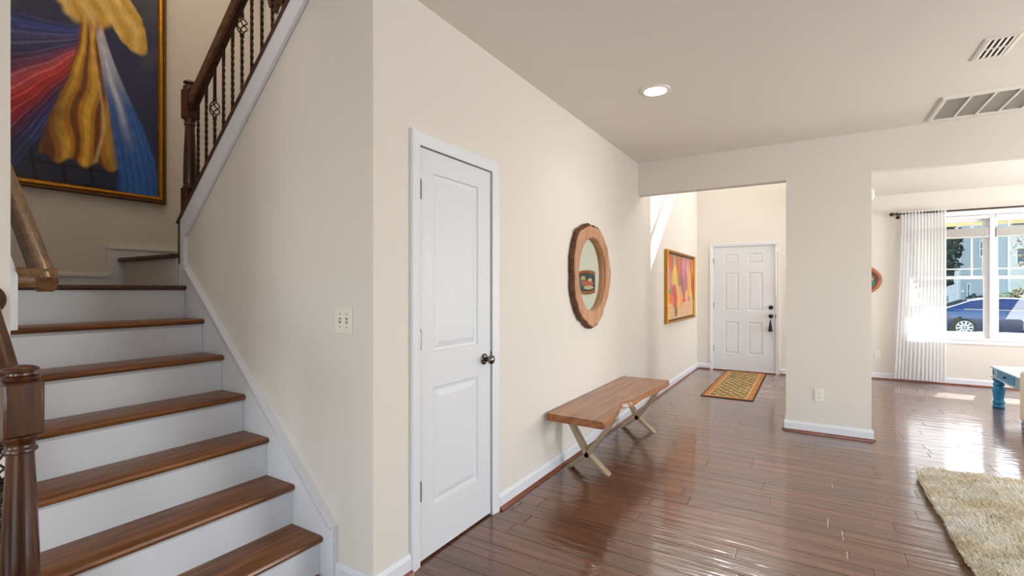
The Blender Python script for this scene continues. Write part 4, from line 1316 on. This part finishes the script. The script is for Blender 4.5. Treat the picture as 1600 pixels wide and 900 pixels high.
at.data.foreach_set('color', np.concatenate([np.repeat(cc, 5, 0), np.ones((NB * 5, 1))], 1).ravel())
me.materials.append(M['pile'])
o = bpy.data.objects.new('pile', me); C.objects.link(o); o.parent = rug; o['kind'] = 'stuff'

# ================================================================== FRONT ROOM
def dh_window(name, x0, x1, label):
    w = thing(name, ((x0 + x1) / 2, YL + 0.12, WZ0), label, 'window'); w['kind'] = 'structure'
    ya, yb = YL + 0.085, YL + 0.155
    f = MB()
    f.box(x0, x1, ya, yb, WZ0, WZ0 + 0.035).box(x0, x1, ya, yb, WZ1 - 0.035, WZ1).box(x0, x0 + 0.018, ya, yb, WZ0 + .035, WZ1 - .035).box(x1 - 0.018, x1, ya, yb, WZ0 + .035, WZ1 - .035)
    f.build('frame', 'vinyl', w, bevel=0.003)
    zm = 1.51
    for nm, y0, y1, z0, z1 in (('lower_sash', ya + 0.004, ya + 0.034, WZ0 + 0.035, zm + 0.022), ('upper_sash', ya + 0.036, ya + 0.064, zm - 0.022, WZ1 - 0.035)):
        a, b = x0 + 0.018, x1 - 0.018
        s = MB().box(a, b, y0, y1, z0, z0 + 0.044).box(a, b, y0, y1, z1 - 0.044, z1).box(a, a + 0.031, y0, y1, z0 + .044, z1 - .044).box(b - 0.031, b, y0, y1, z0 + .044, z1 - .044).build(nm, 'vinyl', w, bevel=0.003)
        MB().box(a + 0.029, b - 0.029, (y0 + y1) / 2 - 0.003, (y0 + y1) / 2 + 0.003, z0 + 0.042, z1 - 0.042).build('pane', 'glass', s)
        if nm == 'upper_sash':
            for xx in (a + 0.042 + 0.10, b - 0.042 - 0.10):
                MB().box(xx - 0.008, xx + 0.008, y0 + 0.004, y1 - 0.004, z0 + .044, z1 - .044).build('muntin', 'vinyl', s)
            for zz_ in (z0 + 0.044 + 0.10, z1 - 0.044 - 0.10):
                MB().box(a + .031, b - .031, y0 + 0.005, y1 - 0.005, zz_ - 0.008, zz_ + 0.008).build('muntin', 'vinyl', s)
    MB().box((x0 + x1) / 2 - 0.03, (x0 + x1) / 2 + 0.03, ya - 0.008, ya + 0.004, zm + 0.006, zm + 0.022).build('sash_lock', 'vinyl', w)
    return w
dh_window('window_1', WX0, WX1, 'white double hung window beside the sheer curtain')
dh_window('window_2', WX2, WX3, 'white double hung window to the right of the center post')
tr = struct('trim_1', MB().box(WX1, WX2, YL + 0.03, YL + 0.16, WZ0, WZ1), 'vinyl', 'white center post between the two front windows', 'window post', bevel=0.004)
m = MB().box(WX0 - 0.05, WX3 + 0.05, YL - 0.030, YL - 0.0005, WZ0 - 0.03, WZ0)
m.box(WX0, WX3, YL, YL + 0.085, WZ0 - 0.002, WZ0 + 0.003)
m.box(WX0 - 0.03, WX3 + 0.03, YL - 0.016, YL - 0.0005, WZ0 - 0.085, WZ0 - 0.0301)
struct('trim_2', m, 'vinyl', 'white sill below the front windows', 'window sill', bevel=0.003)
m = MB().box(WX0 - 0.06, WX0, YL - 0.016, YL - .0005, WZ0, WZ1).box(WX3, WX3 + 0.06, YL - 0.016, YL - .0005, WZ0, WZ1).box(WX0 - 0.06, WX3 + 0.06, YL - 0.016, YL - .0005, WZ1, WZ1 + 0.06)
struct('trim_3', m, 'vinyl', 'white casing around the front windows', 'window casing', bevel=0.003)

def blind(x0, x1, label):
    b = thing('window_blind', ((x0 + x1) / 2, YL + 0.05, 2.05), label, 'blind', 'raised blinds in the front windows')
    MB().box(x0, x1, YL + 0.025, YL + 0.070, WZ1 - 0.050, WZ1 - 0.004).build('headrail', 'vinyl', b, bevel=0.003)
    sk_ = MB()
    r = random.Random(int(x0 * 100))
    for k in range(26):
        z = 2.085 + k * 0.0043
        yo = r.uniform(-0.002, 0.002)
        sk_.box(x0 + 0.004, x1 - 0.004, YL + 0.024 + yo, YL + 0.072 + yo, z, z + 0.0028)
    tag(sk_.build('slat_stack', 'blind', b), 'gathered stack of thin slats')
    MB().box(x0 + 0.004, x1 - 0.004, YL + 0.024, YL + 0.072, 2.062, 2.083).build('bottom_rail', 'blind', b, bevel=0.003)
    for xx in (x0 + 0.16, x1 - 0.16):
        for yo in (0.026, 0.070):
            MB().tube([(xx, YL + yo, WZ1 - 0.05), (xx, YL + yo, 2.07)], 0.0016, 5).build('ladder_cord', 'vinyl', b)
    MB().tube([(x1 - 0.04, YL + 0.022, WZ1 - 0.05), (x1 - 0.04, YL + 0.020, 1.55)], 0.0018, 5).build('lift_cord', 'vinyl', b)
    return b
blind(WX0 + 0.006, WX1 - 0.004, 'raised grey white blind in the window beside the curtain')
blind(WX2 + 0.004, WX3 - 0.006, 'raised grey white blind in the window right of the center post')

# curtain rod and sheer curtain
rd = thing('curtain_rod', (1.1, 8.95, 2.44), 'dark bronze curtain rod with a bulb finial', 'curtain rod')
MB().tube([(1.12, 8.95, 2.443), (3.30, 8.95, 2.443)], 0.011, 14).build('rod', 'rodm', rd, smooth=True)
MB().lathe([(0.0, -0.095), (0.008, -0.094), (0.022, -0.082), (0.028, -0.066), (0.022, -0.046), (0.011, -0.032), (0.010, -0.026), (0.018, -0.018), (0.020, -0.004), (0.012, 0.004), (0.0, 0.006)], (1.12, 8.95, 2.443), 20, 'x').build('finial', 'rodm', rd, smooth=True)
for xx in (1.135, 3.22):
    MB().tube([(xx, 8.95, 2.432), (xx, 8.965, 2.41), (xx, 9.045, 2.405)], 0.009, 8).lathe([(0.0, -0.006), (0.024, -0.006), (0.024, -0.0005), (0, -0.0005)], (xx, 9.05, 2.405), 16, 'y').build('bracket', 'rodm', rd, smooth=True)
ct_ = thing('curtain', (1.4, 8.95, 0.02), 'white sheer curtain hanging to the floor beside the window', 'curtain')
NU, NV = 150, 46
vs, fs = [], []
for j in range(NV + 1):
    v = j / NV
    z = 0.045 + (2.475 - 0.045) * v
    for i in range(NU + 1):
        u = i / NU
        xa = 1.150 - 0.085 * (1 - v) ** 1.5
        xb = 1.655 - 0.0 * (1 - v)
        ph = u * 2 * math.pi * 14 + 0.8 * math.sin(u * 7) + 0.5 * math.sin(3 * v + u * 5)
        amp = 0.006 + 0.009 * (1 - v)
        if v > 0.97: amp *= 0.8
        if z > 2.42: amp = 0.0135
        x = xa + (xb - xa) * (u + 0.012 * math.sin(ph * 2 + 1))
        vs.append((x, 8.945 + amp * math.sin(ph) + 0.01 * math.sin(u * 9 + v * 2), z))
for j in range(NV):
    for i in range(NU):
        a = j * (NU + 1) + i
        fs.append((a, a + 1, a + NU + 2, a + NU + 1))
MB().add(vs, fs).build('sheer_panel', 'sheer', ct_, smooth=True, angle=80)

# blue side table
bt = thing('side_table', (2.15, 7.2, 0), 'bright blue painted side table with turned legs', 'table')
BX0, BX1, BY0, BY1 = 1.79, 2.47, 6.62, 7.615
def turned_leg(x, y):
    pr = [(0.0, 0.0), (0.045, 0.0), (0.052, 0.008), (0.052, 0.022), (0.044, 0.034), (0.050, 0.050), (0.054, 0.064), (0.046, 0.080), (0.044, 0.10), (0.050, 0.16), (0.055, 0.20), (0.052, 0.225), (0.040, 0.245), (0.052, 0.262), (0.040, 0.285), (0.040, 0.30), (0.05, 0.31), (0.05, 0.34), (0.0, 0.34)]
    return MB().lathe(pr, (x, y, 0), 26)
for x in (BX0 + 0.06, BX1 - 0.06):
    for y in (BY0 + 0.06, BY1 - 0.06):
        turned_leg(x, y).build('leg', 'blue', bt, smooth=True, angle=50)
MB().box(BX0 + 0.02, BX1 - 0.02, BY0 + 0.02, BY1 - 0.02, 0.352, 0.446).build('apron', 'bluetop', bt, bevel=0.003)
MB().box(BX0 + 0.004, BX1 - 0.004, BY0 + 0.004, BY1 - 0.004, 0.338, 0.352).build('lower_molding', 'bluetop', bt, bevel=0.004)
MB().box(BX0, BX1, BY0, BY1, 0.446, 0.466).build('tabletop', 'bluetop', bt, bevel=0.005)
dr = MB().box(BX0 + 0.014, BX0 + 0.0205, 6.90, 7.42, 0.36, 0.438).build('drawer', 'blue', bt, bevel=0.002)
MB().lathe([(0.0, -0.024), (0.009, -0.022), (0.011, -0.014), (0.006, -0.006), (0.007, 0.0), (0.0, 0.001)], (BX0 + 0.014, 7.14, 0.40), 14, 'x').build('knob', 'blackmetal', dr, smooth=True)
MB().box(BX0 + 0.015, BX0 + 0.0205, BY1 - 0.06, BY1 - 0.03, 0.37, 0.43).build('corner_block', 'blue', bt)

# cream sofa (only its end shows)
sf = thing('sofa', (2.6, 6.0, 0), 'cream upholstered sofa end at the right edge beside the blue table', 'sofa')
SX0, SX1, SYa, SYb = 1.715, 3.6, 5.55, 6.44
MB().box(SX0 + 0.02, SX1 - 0.02, SYa + 0.02, SYb - 0.02, 0.03, 0.11).build('plinth', 'greybase', sf, bevel=0.005)
MB().box(SX0 + 0.18, SX1 - 0.18, SYa, SYb - 0.01, 0.11, 0.30).build('seat_base', 'sofa', sf, bevel=0.02)
for x0 in (SX0, SX1 - 0.18):
    MB().box(x0, x0 + 0.18, SYa, SYb, 0.10, 0.575).build('arm', 'sofa', sf, bevel=0.035, seg=4)
MB().box(SX0 + 0.18, SX1 - 0.18, SYa, SYa + 0.2, 0.30, 0.78).build('backrest', 'sofa', sf, bevel=0.05, seg=4)
for x0 in (SX0 + 0.185, (SX0 + SX1) / 2 + 0.003):
    MB().box(x0, x0 + (SX1 - SX0) / 2 - 0.19, SYa + 0.21, SYb - 0.005, 0.302, 0.44).build('seat_cushion', 'sofa', sf, bevel=0.035, seg=4)

# ================================================================== OUTSIDE
GZ = -0.42
M['grass'] = plain('lawn', (92, 92, 58), 0.95, bump=0.5, bscale=18, vary=0.35)
M['road'] = plain('asphalt', (120, 120, 120), 0.9, bump=0.3, bscale=30, vary=0.1)
M['curb'] = plain('concrete', (190, 186, 178), 0.9, bump=0.2, bscale=20, vary=0.08)
M['porch'] = plain('porch_cream', (236, 226, 190), 0.6, bump=0.03)
M['roofing'] = plain('shingles', (96, 92, 90), 0.9, bump=0.4, bscale=10, vary=0.2)
struct('ground', MB().box(-60, 120, YL + 0.2, 140, GZ - 0.3, GZ), 'grass', 'brownish green lawn beyond the front window', 'ground')
struct('street', MB().box(-60, 120, 23.4, 31, GZ, GZ + 0.012), 'road', 'grey street under the parked blue car', 'street')
struct('curb', MB().box(-60, 120, 23.1, 23.4, GZ, GZ + 0.12), 'curb', 'pale concrete curb beside the street', 'curb')
pc = thing('porch_roof', (2.3, 9.9, 2.35), 'cream porch beam and ceiling outside the front windows', 'porch')
MB().box(-0.4, 5.0, YL + 0.17, 10.64, 2.64, 2.75).build('roof_deck', 'roofing', pc)
for k in range(9):
    y = YL + 0.18 + k * 0.148
    MB().box(-0.4, 5.0, y, y + 0.142, 2.618, 2.639).build('ceiling_board', 'porch', pc)
for z0, z1, o_ in ((2.385, 2.455, 0.0), (2.46, 2.535, 0.006), (2.54, 2.617, 0.012)):
    MB().box(-0.4, 5.0, 10.52 - o_, 10.64, z0, z1).build('beam_board', 'porch', pc)
for x in (-0.3, 4.75):
    MB().box(x - 0.07, x + 0.07, 10.51, 10.63, GZ, 2.384).build('post', 'vinyl', pc, bevel=0.01)

# parked car -----------------------------------------------------------
CX, CY = 3.98, 24.1
car = thing('car', (CX + 2.3, CY + 0.9, GZ + 0.012), 'dark blue sedan parked on the street outside the window', 'car')
M['carpaint'] = plain('blue_car_paint', (36, 62, 108), 0.2, 0.3, coat=1.0, bump=0.005)
M['carglass'] = plain('car_glass', (30, 44, 60), 0.05, 0.0, coat=0.5, bump=0.002)
M['rubber'] = plain('tire_rubber', (46, 45, 46), 0.85, bump=0.1)
M['alloy'] = plain('alloy', (226, 228, 232), 0.3, 0.6, bump=0.01)
M['tail'] = plain('tail_lamp', (190, 34, 40), 0.2, coat=0.8, bump=0.01)
M['chrome'] = plain('chrome', (220, 224, 230), 0.12, 1.0, bump=0.005)
G = GZ + 0.012
WR, WXS = 0.33, (1.0, 3.72)
def cpt(x, z, s, hw):
    return (CX + x, CY + 0.9 + s * hw, G + z)
# body: stations along the length, each a ring over the width
stn = [(0.0, .42, .62, .80, .60), (0.05, .34, .62, .93, .74), (0.18, .28, .66, 1.00, .82), (0.45, .22, .70, 1.03, .86), (1.0, .20, .72, 1.02, .89), (1.8, .19, .72, .985, .90), (2.6, .19, .70, .965, .90), (3.3, .20, .68, .945, .89),
       (3.75, .21, .66, .90, .88), (4.2, .24, .62, .80, .84), (4.5, .30, .56, .68, .74), (4.6, .38, .52, .58, .60)]
vs, fs = [], []
for x, zb, zm, zt, hw in stn:
    sec = [(-hw * .90, zb), (-hw * 0.99, zb + .12), (-hw, zm), (-hw * .95, zt - .02), (-hw * .80, zt), (0, zt + .02), (hw * .80, zt), (hw * .95, zt - .02), (hw, zm), (hw * 0.99, zb + .12), (hw * .90, zb)]
    vs += [(CX + x, CY + 0.9 + y, G + z) for y, z in sec]
K = 11
for i in range(len(stn) - 1):
    for k in range(K):
        fs.append((i * K + k, i * K + (k + 1) % K, (i + 1) * K + (k + 1) % K, (i + 1) * K + k))
fs.append(tuple(range(K))); fs.append(tuple(range((len(stn) - 1) * K, len(stn) * K))[::-1])
body = MB().add(vs, fs).build('body', 'carpaint', car, smooth=True, angle=40)
# greenhouse
gh = [(0.42, 1.02), (0.80, 1.17), (1.22, 1.345), (1.62, 1.42), (2.1, 1.44), (2.6, 1.42), (3.0, 1.31), (3.40, 1.12), (3.72, .93)]
vs, fs = [], []
hwz = lambda z: 0.87 - (z - 0.95) * 0.55
for x, z in gh:
    vs += [cpt(x, 0.93, -1, .86), cpt(x, z - .02, -1, hwz(z)), cpt(x, z, -1, hwz(z) - .07), cpt(x, z + 0.012, 1, 0), cpt(x, z, 1, hwz(z) - .07), cpt(x, z - .02, 1, hwz(z)), cpt(x, 0.93, 1, .86)]
for i in range(len(gh) - 1):
    for k in range(6):
        fs.append((i * 7 + k, i * 7 + k + 1, i * 7 + 8 + k, i * 7 + 7 + k))
MB().add(vs, fs).build('roof', 'carpaint', car, smooth=True, angle=30)
def gl(poly, s):
    q = MB()
    a = [cpt(x, z, s, 0.86 - (z - .93) * 0.62 + 0.012) for x, z in poly]
    q.prism(a, (0, -s * 0.010, 0))
    return q
for s in (-1, 1):
    for poly in ([(1.02, 1.04), (1.40, 1.28), (1.52, 1.28), (1.42, 1.03)], [(1.48, 1.03), (1.57, 1.30), (2.12, 1.36), (2.12, 1.01)], [(2.2, 1.01), (2.2, 1.36), (2.62, 1.34), (3.1, 1.16), (3.2, 1.0)]):
        gl(poly, s).build('side_window', 'carglass', car)
    MB().beam(cpt(1.0, 1.015, s, .872), cpt(3.25, .975, s, .885), 0.012, 0.022).build('window_trim', 'chrome', car)
    for x in (1.62, 2.72):
        MB().beam(cpt(x, .86, s, .905), cpt(x + .2, .855, s, .905), 0.02, 0.025).build('door_handle', 'chrome', car, bevel=0.004)
    for x in (1.55, 2.15, 3.3):
        MB().beam(cpt(x, .25, s, .894), cpt(x - 0.02, .93, s, .876), 0.008, 0.012, (1, 0, 0)).build('door_gap', 'rubber', car)
    MB().beam(cpt(0.10, .86, s, .74), cpt(0.42, .83, s, .85), 0.05, 0.12, (0, 1, 0)).build('tail_lamp', 'tail', car, bevel=0.02)
    for x in WXS:
        ar = MB().lathe([(0.0, 0.0), (0.395, 0.0), (0.395, 0.012), (0.0, 0.012)], cpt(x, WR + .02, s, .885), 36, 'y')
        ar.build('wheel_arch', 'rubber', car)
        wy = CY + 0.9 + s * 0.80
        wl_ = MB().lathe([(0.0, -0.10), (0.24, -0.105), (0.30, -0.11), (WR, -0.09), (WR, 0.09), (0.30, 0.11), (0.24, 0.105), (0.0, 0.10)], (CX + x, wy, G + WR), 36, 'y').build('wheel', 'rubber', car, smooth=True)
        rim = MB()
        yo = wy + s * 0.112
        rim.lathe([(0.0, -0.006), (0.05, -0.006), (0.05, 0.006), (0.0, 0.006)], (CX + x, yo, G + WR), 16, 'y')
        for k in range(10):
            t = 2 * math.pi * k / 10
            p0 = (CX + x + .03 * math.cos(t), yo, G + WR + .03 * math.sin(t)); p1 = (CX + x + .235 * math.cos(t + .12), yo, G + WR + .235 * math.sin(t + .12))
            rim.beam(p0, p1, 0.012, 0.055)
        N_ = 36
        v_ = [(CX + x + q * math.cos(2 * math.pi * k / N_), yo, G + WR + q * math.sin(2 * math.pi * k / N_)) for q in (.225, .245) for k in range(N_)]
        rim.add(v_, [(k, (k + 1) % N_, N_ + (k + 1) % N_, N_ + k) for k in range(N_)])
        rim.build('rim', 'alloy', wl_)
    MB().box(CX + 3.05, CX + 3.22, CY + .9 + s * 1.0 - .07, CY + .9 + s * 1.0 + .07, G + .97, G + 1.09).build('door_mirror', 'carpaint', car, bevel=0.03)
MB().prism([cpt(0.56, 1.085, -1, .62), cpt(1.16, 1.33, -1, .56), cpt(1.16, 1.33, 1, .56), cpt(0.56, 1.085, 1, .62)], (-0.008, 0, 0.014)).build('rear_window', 'carglass', car)
MB().prism([cpt(3.06, 1.30, -1, .56), cpt(3.62, 1.0, -1, .68), cpt(3.62, 1.0, 1, .68), cpt(3.06, 1.30, 1, .56)], (0.008, 0, 0.014)).build('windshield', 'carglass', car)
MB().box(CX - 0.02, CX + 0.12, CY + 0.3, CY + 1.5, G + .34, G + .52).build('rear_bumper', 'greybase', car, bevel=0.04)

# houses across the street ------------------------------------------------
def siding(name, rgb):
    m, nt, n, l, p = new_mat(name)
    tc = n.new('ShaderNodeTexCoord'); sx = n.new('ShaderNodeSeparateXYZ'); l.new(tc.outputs['Object'], sx.inputs[0])
    mt = n.new('ShaderNodeMath'); mt.operation = 'MULTIPLY'; mt.inputs[1].default_value = 1 / 0.17; l.new(sx.outputs[2], mt.inputs[0])
    fr_ = n.new('ShaderNodeMath'); fr_.operation = 'FRACT'; l.new(mt.outputs[0], fr_.inputs[0])
    cr = n.new('ShaderNodeValToRGB'); c = lin(rgb)
    cr.color_ramp.elements[0].position = 0.10; cr.color_ramp.elements[1].position = 0.2
    cr.color_ramp.elements[0].color = tuple(v * .72 for v in c[:3]) + (1,); cr.color_ramp.elements[1].color = c
    l.new(fr_.outputs[0], cr.inputs[0]); l.new(cr.outputs[0], p.inputs['Base Color'])
    p.inputs['Roughness'].default_value = 0.7
    return m
M['siding'] = siding('grey_siding', (200, 206, 208))
M['siding2'] = siding('cream_siding', (224, 220, 208))
M['winglass'] = plain('far_window_glass', (72, 96, 108), 0.1, bump=0.01)
def house(x0, x1, y0, y1, h, mat, wins, label):
    hs = thing('house', ((x0 + x1) / 2, (y0 + y1) / 2, GZ), label, 'house', 'houses across the street')
    MB().box(x0, x1, y0, y1, GZ, h).build('walls', mat, hs)
    MB().prism([(x0 - .4, y0 - .4, h), (x1 + .4, y0 - .4, h), ((x0 + x1) / 2, y0 - .4, h + 2.6)], (0, y1 - y0 + .8, 0)).build('roof', 'roofing', hs)
    for x in (x0, x1):
        MB().box(x - .09, x + .09, y0 - .05, y0 + .1, GZ, h).build('corner_board', 'vinyl', hs)
    for (a, b, c, d) in wins:
        w = frame_rings(lambda u, dd, z: (u, y0 - dd, z), a - .1, b + .1, c - .1, d + .1, [(0, 0), (0, .05), (.1, .05), (.1, .01)]).build('window', 'vinyl', hs)
        MB().box(a, b, y0 - .03, y0 - .005, c, d).build('pane', 'winglass', w)
        MB().box(a, b, y0 - .045, y0 - .03, (c + d) / 2 - .03, (c + d) / 2 + .03).build('sash_bar', 'vinyl', w)
    return hs
house(12.02, 15.35, 60, 74, 11.0, 'siding', [(13.48, 13.86, 4.4, 5.7), (12.62, 12.72, 0.62, 1.8)], 'tall grey sided house across the street with narrow windows')
house(17.8, 30, 80, 92, 9.0, 'siding2', [(19, 20, 4.6, 6.2), (21.2, 22.2, 4.6, 6.2), (19, 20, 1.2, 2.8)], 'cream house far behind the bare tree')

def tree(name, x, y, hgt, rad, z0, nleaf, cols, size, label, trunk=0.18, seed=0, sparse=False):
    t = thing(name, (x, y, GZ), label, 'tree' if hgt > 2.2 else 'shrub', 'plants across the street')
    rr = np.random.RandomState(seed)
    tb = MB().tube([(x, y, GZ), (x + .1, y, GZ + hgt * .4), (x, y, GZ + hgt * .85)], [trunk, trunk * .7, trunk * .2], 8)
    for k in range(26 if sparse else 7):
        a = rr.uniform(0, 6.28); zb = GZ + hgt * rr.uniform(.2, .75); L = rad * rr.uniform(.5, .95)
        p1 = (x + L * .5 * math.cos(a), y + L * .5 * math.sin(a), zb + L * .5)
        tb.tube([(x, y, zb), p1, (x + L * math.cos(a + .3), y + L * math.sin(a + .3), zb + L * 1.1)], [trunk * .35, trunk * .2, trunk * .06], 5)
    tb.build('trunk', M['barkout'], t)
    P = rr.normal(0, 1, (nleaf, 3)); P /= np.linalg.norm(P, axis=1)[:, None]
    P *= (rr.rand(nleaf)[:, None]) ** .4
    lump = 1 + .25 * fnoise(P[:, 0], P[:, 2], 3, seed + 1)
    P[:, 0] *= rad * lump; P[:, 1] *= rad * lump; P[:, 2] *= (hgt - z0) / 2 * lump
    P += np.array([x, y, GZ + z0 + (hgt - z0) / 2])
    A = rr.normal(0, 1, (nleaf, 3)); A /= np.linalg.norm(A, axis=1)[:, None]
    B = np.cross(A, rr.normal(0, 1, (nleaf, 3))); B /= np.linalg.norm(B, axis=1)[:, None]
    s = size * rr.uniform(.6, 1.2, nleaf)[:, None]
    V = np.stack([P - A * s, P + B * s * .5, P + A * s, P - B * s * .5], 1).reshape(-1, 3) - np.array(t.location)
    me = bpy.data.meshes.new('foliage')
    me.from_pydata([tuple(v) for v in V], [], [(4 * i, 4 * i + 1, 4 * i + 2, 4 * i + 3) for i in range(nleaf)])
    for c in cols: me.materials.append(c)
    me.polygons.foreach_set('material_index', rr.randint(0, len(cols), nleaf))
    o = bpy.data.objects.new('foliage', me); C.objects.link(o); o.parent = t; o['kind'] = 'stuff'
    return t
M['barkout'] = plain('tree_bark', (96, 78, 64), 0.9, bump=0.4, bscale=12, vary=0.2)
G1 = plain('dark_needles', (44, 66, 58), 0.8, bump=0.02); G2 = plain('dark_leaf', (66, 90, 74), 0.8, bump=0.02)
G3 = plain('bright_leaf', (138, 160, 84), 0.7, bump=0.02); G4 = plain('yellow_leaf', (178, 150, 96), 0.7, bump=0.02); G5 = plain('rust_leaf', (150, 112, 80), 0.7, bump=0.02)
tree('evergreen_tree', 8.7, 52, 12, 1.5, 0.2, 5200, [G1, G1, G2], .26, 'dark evergreen tree left of the grey house', seed=1)
tree('evergreen_tree', 9.4, 58, 13, 2.0, 0.2, 4200, [G1, G2], .34, 'tall dark evergreen tree behind the grey house corner', seed=2)
tree('leafy_tree', 5.1, 30.5, 4.6, 0.6, 2.6, 500, [G3, G3, G2], .11, 'light green leafy tree next to the curtain edge', .07, seed=3)
tree('bare_tree', 13.0, 44, 7.5, 1.6, 1.5, 700, [G4, G5], .10, 'sparse autumn tree with brown leaves right of the grey house', .12, seed=4, sparse=True)
tree('shrub', 9.3, 34, 1.75, 1.25, 0.0, 1600, [G2, G3, G5], .12, 'mixed green shrub above the car roof', .05, seed=5)
tree('shrub', 11.9, 37.5, 2.1, 1.4, 0.0, 1600, [G2, G4, G5], .12, 'brownish shrub at the right behind the car', .05, seed=6)
tree('shrub', 10.6, 48, 1.5, 0.6, 0.0, 900, [G1, G2], .14, 'low dark shrub at the foot of the grey house', .05, seed=8)

ds = thing('satellite_dish', (6.04, 32, GZ), 'small grey satellite dish on a pole across the street', 'satellite dish')
MB().tube([(6.0, 32, GZ), (6.0, 32, 1.15)], 0.03, 8).build('pole', 'greybase', ds)
dd = MB().lathe([(0.0, 0.06), (0.15, 0.045), (0.26, 0.015), (0.31, 0.0), (0.26, 0.028), (0.15, 0.06), (0.0, 0.075)], (0, 0, 0), 28, 'y')
rot = Matrix.Rotation(math.radians(-50), 4, 'Z') @ Matrix.Rotation(math.radians(-28), 4, 'X')
dd.v = [tuple(rot @ Vector(v) + Vector((6.05, 31.95, 1.28))) for v in dd.v]
dd.build('dish', 'curb', ds, smooth=True)
MB().tube([(6.05, 31.9, 1.05), (6.42, 31.55, 1.22)], 0.014, 6).lathe([(0, -.06), (.04, -.05), (.04, .05), (0, .06)], (6.45, 31.52, 1.24), 10, 'x').build('feed_arm', 'curb', ds)
